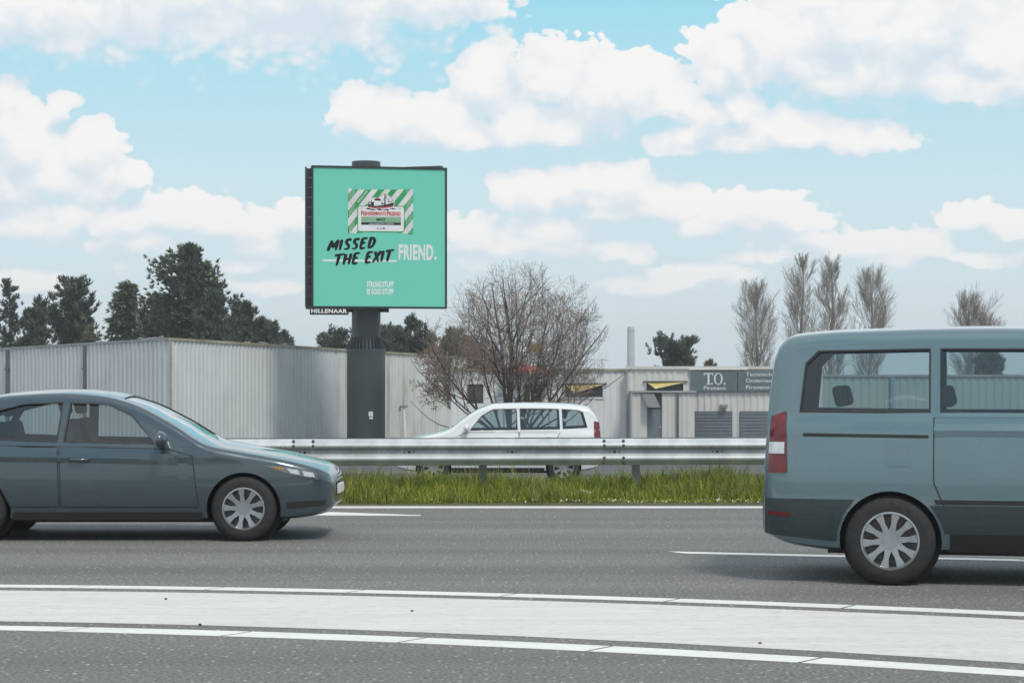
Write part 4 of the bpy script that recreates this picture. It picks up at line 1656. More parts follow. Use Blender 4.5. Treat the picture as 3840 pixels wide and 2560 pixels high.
# vertical hinge strip with latches at the open left edge
mb = MB()
for i in range(14):
    v0 = FH * i / 14
    fbox(mb, -.30, -FT - .002, v0 + .04, v0 + FH / 14 - .03, -.40, -.30)
mb.build('edge_hatches', M['black'], bb)
fbox(MB(), -.34, -.27, -.02, FH + .06, -.62, -.48).build('edge_strip', M['mast'], bb)
p0, p1 = face(.3, 0, -.4), face(FW - .3, 0, -.4)
MB().box(-1.1, 1.1, -.3, .3, zB - GZ - .22, zB - GZ - .03).build('support_beam', M['black'], bb)

# ------------------------------------------------------------------ trees
def needles(v, f, mi, c, d, size, rnd, n=6, m=0):
    """a tuft: narrow blades fanning round direction d"""
    d = d.normalized()
    a = d.orthogonal().normalized()
    b = d.cross(a)
    for i in range(n):
        an = rnd.uniform(0, 6.283)
        sp = rnd.uniform(.25, .95)
        e = (d + (a * math.cos(an) + b * math.sin(an)) * sp).normalized() * size * rnd.uniform(.7, 1.2)
        s = e.cross(Vector((rnd.uniform(-1, 1), rnd.uniform(-1, 1), rnd.uniform(-1, 1)))).normalized() * size * .105
        k = len(v)
        p = c + e * .45
        v += [c - s * .4, p - s, c + e, p + s]
        f.append((k, k + 1, k + 2, k + 3))
        mi.append(m)


def conifer(px, ytop, pxl, pxr, d, style, seed, label, yb=1320, cat='tree', group='evergreen trees behind the sheds', outline=None):
    rnd = random.Random(seed)
    top = P(px, ytop, d)
    xl, xr = (pxl - px) / F * d, (pxr - px) / F * d
    vis = P(px, yb, d).z
    ht = top.z - GZ
    root = empty('pine_tree' if style != 'spruce' else 'spruce_tree', (top.x, d, GZ), label, cat, group)
    tb = MB()
    lean = rnd.uniform(-.02, .02)
    trunk = [Vector((lean * z * .5 + .1 * math.sin(z * .5 + seed), 0, z)) for z in np.linspace(0, ht * .97, 9)]
    tr = [.035 * ht * (1 - .92 * i / 8) * .6 + .02 for i in range(9)]
    tb.tube(trunk, tr, 7)
    v, f, mi = [], [], []
    base_frac = {'pine': .28, 'spruce': .12, 'cypress': .10, 'slim': .45, 'bush': .05, 'flat': .40}[style]

    def env(t):
        """relative crown radius at height fraction t of the crown"""
        if style in ('spruce',):
            return min(1.1, 1.75 * (1.02 - t)) * (.82 + .28 * math.sin(t * 37 + seed))
        if style == 'cypress':
            return max(.09, min(1.0, 1.9 * (1.04 - t) ** 1.02) * (.84 + .16 * math.sin(t * 23 + seed)))
        if style == 'slim':
            return .35 + .65 * math.sin(math.pi * min(1, t * .75 + .25)) * (.7 + .3 * math.sin(t * 23 + seed))
        if style == 'flat':
            return (.85 + .25 * math.sin(t * 11 + seed)) * (1 - .25 * t)
        if style == 'bush':
            return math.sqrt(max(0, 1 - (t * 1.0) ** 2)) * .95 + .05
        dome = 1.0 if t < .42 else math.sqrt(max(0, 1 - ((t - .42) / .60) ** 2))
        return dome * (.80 + .2 * math.sin(t * 15 + seed)) + .05

    nb = {'pine': 84, 'spruce': 150, 'cypress': 250, 'slim': 46, 'bush': 70, 'flat': 46}[style]
    for i in range(nb):
        t = (i + rnd.random()) / nb
        if style == 'cypress':
            t = t ** .9
        z = ht * (base_frac + (1 - base_frac) * t) * (.985 if style != 'pine' else .95)
        az = rnd.uniform(0, 6.283)
        ca = math.cos(az)
        rad = (abs(xl) if ca < 0 else xr)
        rad = rad * abs(ca) + .5 * (abs(xl) + xr) * (1 - abs(ca))
        if outline:
            yp = HY - (z + GZ - H) * F / d
            oy_ = [q[0] for q in outline]
            el_ = (px - np.interp(yp, oy_, [q[1] for q in outline])) / F * d
            er_ = (np.interp(yp, oy_, [q[2] for q in outline]) - px) / F * d
            rad = (el_ if ca < 0 else er_) * abs(ca) + .5 * (el_ + er_) * (1 - abs(ca))
            rad = max(.25, rad)
        reach = rad * (rnd.uniform(.8, 1.0) if outline else env(t)) * rnd.uniform(.75, 1.12) * {'pine': 1.0, 'cypress': 1.0, 'spruce': 1.0, 'slim': 1.0, 'bush': 1.0, 'flat': 1.0}[style]
        if rnd.random() < .07:
            reach *= 1.15
        up = {'pine': .30 + .75 * t, 'spruce': .12 - .25 * (1 - t), 'cypress': .10 + .35 * t, 'slim': .5, 'bush': .6, 'flat': .12 + .6 * t}[style]
        dirv = Vector((ca, math.sin(az), up)).normalized()
        L_ = reach * math.sqrt(1 + up * up)
        # origin on the trunk
        kk = min(7, int(z / (ht * .97) * 8))
        o_ = trunk[kk].lerp(trunk[kk + 1], z / (ht * .97) * 8 - kk)
        o_ = Vector((o_.x, o_.y, max(.2, z - L_ * up * .75)))
        end = o_ + dirv * L_
        mid = o_ + dirv * L_ * .5 + Vector((0, 0, -.07 * L_ if style in ('pine', 'cypress') else .03 * L_))
        tb.tube([o_, mid, end], [.014 * L_ + .02, .01 * L_ + .012, .008], 4, cap=False)
        ncl = {'pine': 15, 'spruce': 15, 'cypress': 17, 'slim': 8, 'bush': 14, 'flat': 30}[style]
        ncl = max(3, int(ncl * (.35 + .65 * L_ / (rad + .01))))
        for j in range(ncl):
            s = rnd.uniform(.3, 1.0) if style != 'slim' else rnd.uniform(.5, 1.0)
            p = o_.lerp(mid, s * 2) if s < .5 else mid.lerp(end, s * 2 - 1)
            spread = .105 * L_ + .14
            p = p + Vector((rnd.gauss(0, spread * .75), rnd.gauss(0, spread * .75), rnd.gauss(0, spread * .42)))
            dd = (dirv * .7 + Vector((rnd.uniform(-.7, .7), rnd.uniform(-.7, .7), {'pine': 1.0, 'spruce': -.1, 'cypress': .25, 'slim': .8, 'bush': .8, 'flat': .8}[style]))).normalized()
            sz = {'pine': .42, 'spruce': .36, 'cypress': .40, 'slim': .34, 'bush': .3, 'flat': .36}[style] * rnd.uniform(.75, 1.2)
            m_ = 1 if rnd.random() < (.22 if style in ('pine', 'flat') else .3) else 0
            needles(v, f, mi, p, dd, sz, rnd, 10, m_)
            if style in ('pine', 'flat', 'slim'):
                needles(v, f, mi, p + dd * sz * .55, dd, sz * .8, rnd, 7, m_)
    tb.build('trunk', M['bark'], root)
    mm = {'spruce': [M['spruce'], M['pine2']], 'cypress': [M['spruce'], M['pine2']], 'bush': [M['olive'], M['pine2']]}.get(style, [M['pine'], M['pine2']])
    mesh('crown', v, f, mm, root, mids=mi)
    return root


conifer(35, 1048, -10, 76, 140, 'slim', 11, 'slim sparse pine at the far left edge')
conifer(-60, 1150, -130, 10, 150, 'pine', 71, 'dark pine cut off by the left edge')
conifer(125, 1145, 68, 195, 138, 'pine', 12, 'short dense dark pine between the slim pine and the rounded one')
conifer(262, 1015, 128, 382, 142, 'pine', 13, 'tall rounded pine left of the pointed spruce', outline=[(1010, 262, 275), (1040, 235, 318), (1060, 190, 335), (1085, 170, 362), (1115, 143, 366), (1170, 150, 374), (1240, 175, 360), (1330, 215, 330)])
conifer(350, 1222, 300, 420, 132, 'bush', 14, 'low olive brown bush under the rounded pine')
conifer(470, 1055, 372, 535, 136, 'spruce', 15, 'pointed spruce with drooping tiers left of the tallest tree', outline=[(1050, 466, 476), (1085, 452, 490), (1104, 418, 500), (1118, 446, 492), (1132, 388, 500), (1150, 425, 505), (1200, 395, 510), (1260, 405, 530), (1330, 380, 540)])
conifer(712, 918, 505, 872, 140, 'cypress', 16, 'tallest broad evergreen with a thin ragged top', outline=[(915, 700, 730), (945, 684, 744), (965, 640, 745), (975, 588, 752), (1008, 538, 782), (1024, 552, 826), (1064, 562, 838), (1094, 505, 846), (1166, 508, 846), (1250, 500, 870), (1330, 495, 880)])
conifer(600, 1080, 500, 700, 146, 'pine', 72, 'dark pine half hidden behind the tallest evergreen')
conifer(800, 1075, 715, 890, 137, 'pine', 73, 'dense pine on the right flank of the tallest evergreen')
conifer(900, 1112, 805, 985, 140, 'pine', 17, 'pine with upright tips right of the tallest evergreen')
conifer(985, 1178, 900, 1070, 140, 'pine', 18, 'lower pine at the right end of the left tree group')
conifer(1055, 1235, 1000, 1095, 145, 'pine', 19, 'smallest pine ending the left tree group')
conifer(1268, 1222, 1165, 1370, 150, 'pine', 20, 'pine showing left of the billboard mast')
conifer(1545, 1178, 1430, 1660, 148, 'pine', 21, 'pine showing right of the billboard mast')
conifer(1440, 1212, 1370, 1520, 155, 'pine', 22, 'pine half hidden behind the billboard mast')
conifer(1700, 1225, 1630, 1790, 150, 'pine', 23, 'pine behind the rusty brown bush')
conifer(2532, 1262, 2412, 2625, 160, 'flat', 24, 'flat topped pine above the workshop roof', 1400)
conifer(2662, 1352, 2622, 2690, 162, 'bush', 25, 'small dark bush peeping over the workshop roof', 1400)
conifer(3715, 1318, 3650, 3760, 165, 'pine', 26, 'small pine beside the poplars at the right', 1420)


def branchy(tb, rnd, p0, d0, L_, r, depth, cfg, bud, lim=None):
    """recursive bare branch; collects tubes in tb and buds in bud"""
    nseg = cfg['seg'][depth]
    pts, rad = [p0], [r]
    d = d0.normalized()
    for i in range(nseg):
        d = (d + Vector((rnd.gauss(0, cfg['wob']), rnd.gauss(0, cfg['wob']), rnd.gauss(0, cfg['wob']) + cfg['up'][depth]))).normalized()
        pts.append(pts[-1] + d * L_ / nseg)
        rad.append(max(cfg['rmin'], r * (1 - .8 * (i + 1) / nseg)))
    if lim and not lim(pts[-1]):
        if depth >= 1:
            return
    tb.tube(pts, rad, 6 if depth == 0 else (4 if depth == 1 else 3), mi=0 if depth < 2 else 1, cap=False)
    if depth == len(cfg['n']):
        if bud is not None and rnd.random() < cfg.get('budp', 0):
            bud.append(pts[-1])
            bud.append(pts[len(pts) // 2])
        return
    n = cfg['n'][depth]
    for i in range(n):
        s = cfg['from'][depth] + (1 - cfg['from'][depth]) * (i + rnd.random()) / n
        k = min(nseg - 1, int(s * nseg))
        q = pts[k].lerp(pts[k + 1], s * nseg - k)
        axis = (pts[k + 1] - pts[k]).normalized()
        a = axis.orthogonal().normalized()
        b = axis.cross(a)
        an = rnd.uniform(0, 6.283)
        ang = R(rnd.uniform(*cfg['ang'][depth]))
        dd = axis * math.cos(ang) + (a * math.cos(an) + b * math.sin(an)) * math.sin(ang)
        branchy(tb, rnd, q, dd, L_ * rnd.uniform(*cfg['len'][depth]) * (1.15 - .5 * s), rad[k] * .55, depth + 1, cfg, bud, lim)


# bare spreading tree in front of the workshop
def bare_tree():
    d = 75.0
    base = P(1925, 1650, d)
    z0 = -1.35
    root = empty('bare_tree', (base.x, d, z0), 'large bare spreading tree with several stems right of the billboard', 'tree')
    rnd = random.Random(44)
    cfg = dict(seg=[8, 6, 4, 3], wob=.085, up=[.05, .03, .02, .03], rmin=.0048, n=[14, 10, 7], ang=[(24, 55), (25, 60), (25, 65)],
               len=[(.34, .60), (.34, .6), (.3, .6)], budp=.25)
    cfg['from'] = [.22, .2, .15]
    cen = P(1935, 1270, d)
    cen = Vector((0.1, 0, cen.z - z0))

    def lim(p):
        q = p - cen
        rz = 3.0 if q.z > 0 else 3.6
        return (q.x / 3.45) ** 2 + (q.y / 3.0) ** 2 + (q.z / rz) ** 2 < 1.0

    tb, bud = MB(), []
    #        angle from vertical toward right, depth lean, length, radius
    for (a, dep, L_, r) in ((-2, .05, 6.6, .10), (-9, -.1, 6.6, .085), (6, .1, 6.4, .07), (-24, .2, 5.6, .06), (20, -.15, 5.9, .06),
                            (-42, -.2, 4.9, .055), (38, .2, 5.2, .06), (-58, .25, 4.4, .045), (58, -.2, 4.6, .045), (12, .5, 5.4, .05), (-12, -.55, 5.4, .05), (70, .1, 3.9, .032), (-70, 0, 3.9, .032), (50, .4, 4.8, .04), (-50, -.4, 4.6, .04), (28, -.4, 5.4, .045)):
        an = R(a)
        st = Vector((.022 * a * .35 + .0, dep * .2, 1.0 if abs(a) > 20 else .0))
        branchy(tb, rnd, Vector((a * .006, dep * .2, .75 if abs(a) > 30 else 0)), Vector((math.sin(an), dep * .6, math.cos(an))), L_, r, 0, cfg, bud, lim)
    o = tb.build('branches', [M['bark'], M['twig']], root)
    mb = MB()
    for p in bud:
        n_ = Vector((rnd.uniform(-1, 1), rnd.uniform(-1, 1), rnd.uniform(-1, 1))).normalized()
        t1 = n_.orthogonal().normalized() * rnd.uniform(.008, .018)
        t2 = n_.cross(t1) * 1.2
        mb.add([p - t1, p + t2, p + t1, p - t2], [(0, 1, 2, 3)])
    mb.build('buds', M['bud'], root)
    return root


bare_tree()


def shrub():
    d = 112.0
    base = P(1745, 1650, d)
    root = empty('rusty_bush', (base.x, d, GZ), 'rusty brown leafless bush behind the bare tree', 'bush')
    rnd = random.Random(6)
    cfg = dict(seg=[6, 5, 4, 2], wob=.11, up=[.03, .02, .02, .0], rmin=.011, n=[9, 7, 6], ang=[(20, 50), (25, 60), (25, 60)], len=[(.35, .6), (.35, .6), (.35, .6)], budp=.4)
    cfg['from'] = [.3, .2, .1]
    tb, bud = MB(), []
    for k in range(7):
        a = -.30 + k * .11
        branchy(tb, rnd, Vector((a * .4, 0, 0)), Vector((a, rnd.uniform(-.3, .3), 1)), rnd.uniform(4.4, 5.7) * (1.0 - .5 * abs(a)), .06, 0, cfg, bud)
    tb.build('branches', [M['twig'], M['twig']], root)
    mb = MB()
    for p in bud:
        for _ in range(2):
            n_ = Vector((rnd.uniform(-1, 1), rnd.uniform(-1, 1), rnd.uniform(-1, 1))).normalized()
            t1 = n_.orthogonal().normalized() * rnd.uniform(.025, .06)
            t2 = n_.cross(t1) * 1.2
            q = p + Vector((rnd.gauss(0, .06), rnd.gauss(0, .06), rnd.gauss(0, .06)))
            mb.add([q - t1, q + t2, q + t1, q - t2], [(0, 1, 2, 3)])
    mb.build('buds', M['bud'], root)


shrub()


def poplar(px, ytop, w, seed, label, d=185.0):
    top = P(px, ytop, d)
    ht = top.z - GZ
    root = empty('poplar_tree', (top.x, d, GZ), label, 'tree', 'bare poplars beyond the workshop')
    rnd = random.Random(seed)
    wm = w / F * d / 2
    cfg = dict(seg=[10, 6, 4, 3], wob=.05, up=[.02, .12, .10, .06], rmin=.009, n=[0, 9, 8], ang=[(18, 30), (14, 34), (14, 36)], len=[(.3, .5), (.4, .6), (.4, .65)])
    cfg['from'] = [.15, .12, .1]
    tb = MB()
    trunk = [Vector((.12 * math.sin(z * .6 + seed), 0, z)) for z in np.linspace(0, ht * .97, 12)]
    tb.tube(trunk, [.24 * (1 - .93 * i / 11) + .015 for i in range(12)], 6, cap=False)
    n = 54
    for i in range(n):
        t = .10 + .84 * (i + rnd.random()) / n
        k = min(10, int(t * 11))
        o_ = trunk[k].lerp(trunk[k + 1], t * 11 - k)
        az = rnd.uniform(0, 6.283)
        prof = math.sin(math.pi * min(1, (t * .92 + .10))) ** .55
        reach = wm * prof * rnd.uniform(.7, 1.1)
        L_ = min(ht * (1.0 - t) * .85 + .5, reach * rnd.uniform(2.0, 3.1))
        sl_ = min(.9, reach / max(L_, .1) * 1.25)
        dd = Vector((math.cos(az) * sl_, math.sin(az) * sl_, 1 - sl_ * .45))
        branchy(tb, rnd, o_, dd, L_, .042 * (1.1 - t), 1, cfg, None)
    tb.build('branches', [M['twig_grey'], M['twig_grey']], root)
    return root


poplar(2840, 1060, 118, 31, 'leftmost and shortest bare poplar beyond the workshop')
poplar(3008, 930, 112, 32, 'tallest bare poplar of the close pair')
poplar(3118, 962, 118, 33, 'second bare poplar of the close pair, right of the tallest')
poplar(3266, 1010, 125, 34, 'lone bare poplar right of the close pair')
poplar(3632, 1105, 125, 35, 'bare poplar standing above the van roof at the right')
poplar(3700, 1180, 90, 36, 'thin bare poplar beside the rightmost one')

# ------------------------------------------------------------------ air
hm_ = bpy.data.materials.new('haze_air')
hm_.use_nodes = True
hm_.node_tree.nodes.clear()
_o = hm_.node_tree.nodes.new('ShaderNodeOutputMaterial')
_v = hm_.node_tree.nodes.new('ShaderNodeVolumePrincipled')
_v.inputs['Color'].default_value = (.93, .96, 1.0, 1)
_v.inputs['Density'].default_value = .0005
hm_.node_tree.links.new(_v.outputs[0], _o.inputs['Volume'])
hz_o = MB().box(-900, 900, -420, 1100, -3.2, 24).build('haze', hm_)
tag(hz_o, 'thin pale air fading the far chimney', 'haze', kind='stuff')

# ------------------------------------------------------------------ vehicles
def interp(pts):
    xs_ = [p[0] for p in pts]
    ys_ = [p[1] for p in pts]
    # smooth monotone interpolation
    def f(x):
        if x <= xs_[0]:
            return ys_[0]
        if x >= xs_[-1]:
            return ys_[-1]
        for i in range(len(xs_) - 1):
            if xs_[i] <= x <= xs_[i + 1]:
                h = xs_[i + 1] - xs_[i]
                t = (x - xs_[i]) / h
                def sl(k):
                    if k <= 0 or k >= len(xs_) - 1:
                        return 0 if 0 else ((ys_[1] - ys_[0]) / (xs_[1] - xs_[0]) if k <= 0 else (ys_[-1] - ys_[-2]) / (xs_[-1] - xs_[-2]))
                    a = (ys_[k] - ys_[k - 1]) / (xs_[k] - xs_[k - 1])
                    b = (ys_[k + 1] - ys_[k]) / (xs_[k + 1] - xs_[k])
                    if a * b <= 0:
                        return 0
                    return 2 * a * b / (a + b)
                m0, m1 = sl(i), sl(i + 1)
                return (2 * t ** 3 - 3 * t ** 2 + 1) * ys_[i] + (t ** 3 - 2 * t ** 2 + t) * h * m0 + (-2 * t ** 3 + 3 * t ** 2) * ys_[i + 1] + (t ** 3 - t ** 2) * h * m1
    return f


class Body:
    """x runs from the nose (0) to the tail (L); the caller turns it round"""
    def __init__(s, spec):
        s.sp = spec
        s.L = spec['L']
        s.zt, s.zb, s.pl = interp(spec['zt']), interp(spec['zb']), interp(spec['plan'])
        s.belt, s.tum = spec['belt'], spec['tum']

    def W(s, x, z):
        hw = s.pl(x)
        b = s.belt
        zz_ = min(z, b)
        zm = s.sp.get('zm', .58)
        w = hw * (1 - .05 * ((zz_ - zm) / .42) ** 2 * (1.7 if zz_ < zm else 1))
        w += .014 * math.exp(-((z - (b - .10)) / .035) ** 2)
        if z > b:
            w -= (z - b) * s.tum + .012
        return w

    def section(s, x, dw=0.0, dz=0.0, zlow=None):
        zb = s.zb(x) if zlow is None else zlow
        zt = s.zt(x) - dz
        r = min(s.sp['r'], .42 * (zt - zb))
        pts = [(0, zb), (max(.02, s.W(x, zb) - .10 - dw), zb)]
        zs_ = list(np.linspace(zb + .03, zt - r, 26))
        for z in zs_:
            pts.append((s.W(x, z) - dw, z))
        we = s.W(x, zt - r) - dw
        for i in range(1, 8):
            a = R(90 * i / 7)
            pts.append((we - r * (1 - math.cos(a)), zt - r + r * math.sin(a)))
        we -= r
        for i in range(1, 7):
            t = i / 6
            y = we * (1 - t)
            pts.append((y, zt + s.sp.get('crown', .03) * (1 - (y / max(we, .01)) ** 2)))
        return pts

    def top(s, x, y, dz=0.0):
        zt = s.zt(x)
        r = s.sp['r']
        we = s.W(x, zt - r) - r
        return zt + s.sp.get('crown', .03) * (1 - min(1, (y / max(we, .01)) ** 2)) - dz

    def solid(s, x0, x1, n, dw=0.0, dz=0.0, zlow=None, bunch=True):
        xs_ = []
        for i in range(n + 1):
            t = i / n
            if bunch:
                t = .5 - .5 * math.cos(math.pi * t)
                t = .5 * t + .5 * i / n
            xs_.append(x0 + (x1 - x0) * t)
        v, f = [], []
        m = None
        for x in xs_:
            h = s.section(x, dw, dz, zlow)
            ring = [(x, -y, z) for (y, z) in h] + [(x, y, z) for (y, z) in h[-2:0:-1]]
            m = len(ring)
            v += ring
        for i in range(n):
            for k in range(m):
                f.append((i * m + k, i * m + (k + 1) % m, (i + 1) * m + (k + 1) % m, (i + 1) * m + k))
        f.append(tuple(range(m)))
        f.append(tuple(n * m + k for k in range(m))[::-1])
        return v, f

    def side_patch(s, poly, off, nx=10, side=-1, th=None):
        """polygon (x, z) laid on the flank, filled by a clipped grid"""
        x0, x1 = min(p[0] for p in poly), max(p[0] for p in poly)
        v, f = [], []
        for i in range(nx):
            a, b = x0 + (x1 - x0) * i / nx, x0 + (x1 - x0) * (i + 1) / nx
            q = clip(clip(poly, -1, 0, -a), 1, 0, b)
            if len(q) < 3:
                continue
            z0, z1 = min(p[1] for p in q), max(p[1] for p in q)
            nz = max(1, int((z1 - z0) / .05))
            for j in range(nz):
                c, d = z0 + (z1 - z0) * j / nz, z0 + (z1 - z0) * (j + 1) / nz
                w = clip(clip(q, 0, -1, -c), 0, 1, d)
                if len(w) >= 3:
                    k = len(v)
                    v += [(x, side * (s.W(x, z) + off), z) for x, z in w]
                    f.append(tuple(range(k, k + len(w))))
        return v, f


def boolean(o, cutter, op='DIFFERENCE'):
    md = o.modifiers.new('cut', 'BOOLEAN')
    md.object = cutter
    md.operation = op
    md.solver = 'EXACT'
    bpy.context.view_layer.update()
    dg = bpy.context.evaluated_depsgraph_get()
    me = bpy.data.meshes.new_from_object(o.evaluated_get(dg))
    o.modifiers.clear()
    old = o.data
    o.data = me
    bpy.data.meshes.remove(old)
    cm = cutter.data
    bpy.data.objects.remove(cutter)
    bpy.data.meshes.remove(cm)


def inset(poly, k):
    cx_ = sum(p[0] for p in poly) / len(poly)
    cz_ = sum(p[1] for p in poly) / len(poly)
    return [(cx_ + (p[0] - cx_) * (1 + k / max(.05, abs(p[0] - cx_))), cz_ + (p[1] - cz_) * (1 + k / max(.05, abs(p[1] - cz_)))) for p in poly]


def vehicle(name, spec, loc, rz, label, cat, group, paint):
    B = Body(spec)
    L_ = B.L
    root = empty(name, loc, label, cat, group, rz)
    # local frame: nose towards +x; body frame x' = from nose backwards
    fl_ = lambda vs: [(L_ / 2 - x, -y, z) for (x, y, z) in vs]     # rotate 180 deg about z, keep handedness
    v, f = B.solid(0, L_, 90)
    body = mesh('body', fl_(v), f, [paint, M['cabin'], M['plastic']], root)
    fix_normals(body)
    # cabin
    c0, c1 = spec['cabin']
    v, f = B.solid(c0, c1, 40, .055, .055, spec['floor'], False)
    cav = mesh('cavity', fl_(v), f, M['cabin'])
    fix_normals(cav)
    cav.parent = root
    bpy.context.view_layer.update()
    boolean(body, cav)
    for poly in spec['side_windows']:
        mb = MB()
        mb.prism(poly, lambda x, z: Vector((L_ / 2 - x, -2, z)), lambda x, z: Vector((L_ / 2 - x, 2, z)))
        c = mb.build('opening', M['plastic'], root)
        fix_normals(c)
        boolean(body, c)
    for key in ('screen', 'backlight'):
        if spec.get(key):
            xa, xb, ya, yb, zlo = spec[key]
            mb = MB()
            mb.prism([(xa, -ya), (xb, -yb), (xb, yb), (xa, ya)], lambda x, y: Vector((L_ / 2 - x, y, zlo)), lambda x, y: Vector((L_ / 2 - x, y, 3)))
            c = mb.build('opening', M['plastic'], root)
            fix_normals(c)
            boolean(body, c)
    wr = spec['wheel_r']
    for xw in spec['axles']:
        for sgn in (-1, 1):
            hw = B.pl(xw)
            mb = MB()
            mb.lathe([(wr * 1.13, -.16), (wr * 1.13, .4)], 40, 'y', (L_ / 2 - xw, 0, wr * .98))
            c = mb.build('opening', M['plastic'], root)
            c.location = (0, sgn * (hw - .10) - (.12 if sgn > 0 else .12), 0)
            fix_normals(c)
            boolean(body, c)
    autosmooth(body, 32)
    # dark liners, so that the wheel wells read black inside
    mb = MB()
    for xw in spec['axles']:
        for sgn in (-1, 1):
            hw = B.pl(xw)
            y0, y1 = sorted((sgn * (hw - .27), sgn * (hw - .30)))
            mb.lathe([(wr * 1.12, y0), (wr * 1.12, y1)], 30, 'y', (L_ / 2 - xw, 0, wr * .98))
    mb.box(-L_ / 2 + .5, L_ / 2 - .5, -B.pl(L_ / 2) + .32, B.pl(L_ / 2) - .32, min(p[1] for p in spec['zb']) - .03, min(p[1] for p in spec['zb']) + .05)
    mb.build('underbody', M['plastic'], root)
    # wheels
    for xw in spec['axles']:
        for sgn in (-1, 1):
            hw = B.pl(xw)
            yc = sgn * (hw - .115)
            mb = MB()
            hwid = .105
            prof = [(wr * .64, -hwid), (wr * .78, -hwid * 1.04), (wr * .93, -hwid * .96), (wr * .99, -hwid * .7), (wr, -hwid * .3), (wr, hwid * .3), (wr * .99, hwid * .7), (wr * .93, hwid * .96), (wr * .78, hwid * 1.04), (wr * .64, hwid)]
            vs0 = len(mb.v)
            n = 40
            for (r_, y_) in prof:
                for k in range(n):
                    a = 2 * math.pi * k / n
                    mb.v.append((r_ * math.cos(a), y_, r_ * math.sin(a)))
            for i in range(len(prof) - 1):
                for k in range(n):
                    mb.f.append((i * n + k, (i + 1) * n + k, (i + 1) * n + (k + 1) % n, i * n + (k + 1) % n))
                    mb.m.append(0)
            wh = mb.build('wheel', M['rubber'], root, True, (L_ / 2 - xw, yc, wr))
            fix_normals(wh)
            # rim: barrel, dish, spokes, hub
            mb = MB()
            o_ = sgn * hwid
            mb.lathe([(wr * .66, o_ * .98), (wr * .66, -o_ * .5)], 36, 'y', cap=False)
            ring = [(wr * .66, o_ * 1.0), (wr * .61, o_ * 1.02), (wr * .58, o_ * .8)]
            k0 = len(mb.v)
            for (r_, y_) in ring:
                for k in range(36):
                    a = 2 * math.pi * k / 36
                    mb.v.append((r_ * math.cos(a), y_, r_ * math.sin(a)))
            for i in range(2):
                for k in range(36):
                    mb.f.append((k0 + i * 36 + k, k0 + (i + 1) * 36 + k, k0 + (i + 1) * 36 + (k + 1) % 36, k0 + i * 36 + (k + 1) % 36))
                    mb.m.append(0)
            ns = spec.get('spokes', 5)
            for k in range(ns):
                a = 2 * math.pi * k / ns + spec.get('phase', .3)
                M4 = Matrix.Rotation(-a, 4, 'Y')
                mb.prism([(wr * .10, -.030), (wr * .40, -.019), (wr * .61, -.034), (wr * .61, .034), (wr * .40, .019), (wr * .10, .030)],
                         lambda x_, z_: M4 @ Vector((x_, o_ * (.80 if x_ < wr * .3 else .92), z_)), lambda x_, z_: M4 @ Vector((x_, o_ * .5, z_)))
            mb.lathe([(wr * .17, o_ * .9), (wr * .17, o_ * .4)] if sgn > 0 else [(wr * .17, o_ * .4), (wr * .17, o_ * .9)], 20, 'y')
            rm = mb.build('rim', M['rim'], wh)
            fix_normals(rm)
            autosmooth(rm, 30)
            MB().lathe([(wr * .60, o_ * .30 - .008), (wr * .60, o_ * .30 + .008)], 30, 'y').build('brake_disc', M['bolt'], wh)
    # glass
    for poly in spec['side_windows']:
        big = inset(poly, .012)
        for sgn in (-1, 1):
            v, f = B.side_patch(big, -.018, 8, sgn)
            g = mesh('side_window', fl_(v), f, M['glass'], root, True)
            # rubber seal, a thin frame proud of the flank
            mb = MB()
            n = len(poly)
            inn = inset(poly, .014)
            for i in range(n):
                a0, a1, b0, b1 = poly[i], poly[(i + 1) % n], inn[i], inn[(i + 1) % n]
                K = 5
                for j in range(K):
                    t0, t1 = j / K, (j + 1) / K
                    lp = lambda p, q, t: (p[0] + (q[0] - p[0]) * t, p[1] + (q[1] - p[1]) * t)
                    qd = [lp(a0, a1, t0), lp(a0, a1, t1), lp(b0, b1, t1), lp(b0, b1, t0)]
                    mb.add([(L_ / 2 - x, -sgn * (B.W(x, z) + .004), z) for x, z in qd], [(0, 1, 2, 3)])
            mb.build('seal', M['plastic'], g)
    for key, nm in (('screen', 'windscreen'), ('backlight', 'rear_window')):
        if spec.get(key):
            xa, xb, ya, yb, zlo = spec[key]
            v, f = [], []
            nn = 10
            for i in range(nn + 1):
                x = xa - .012 + (xb - xa + .024) * i / nn
                hw = ya + (yb - ya) * i / nn + .012
                for j in range(nn + 1):
                    y = -hw + 2 * hw * j / nn
                    v.append((x, y, B.top(x, y) - .014))
            for i in range(nn):
                for j in range(nn):
                    f.append((i * (nn + 1) + j, i * (nn + 1) + j + 1, (i + 1) * (nn + 1) + j + 1, (i + 1) * (nn + 1) + j))
            mesh(nm, fl_(v), f, M['glass'], root, True)
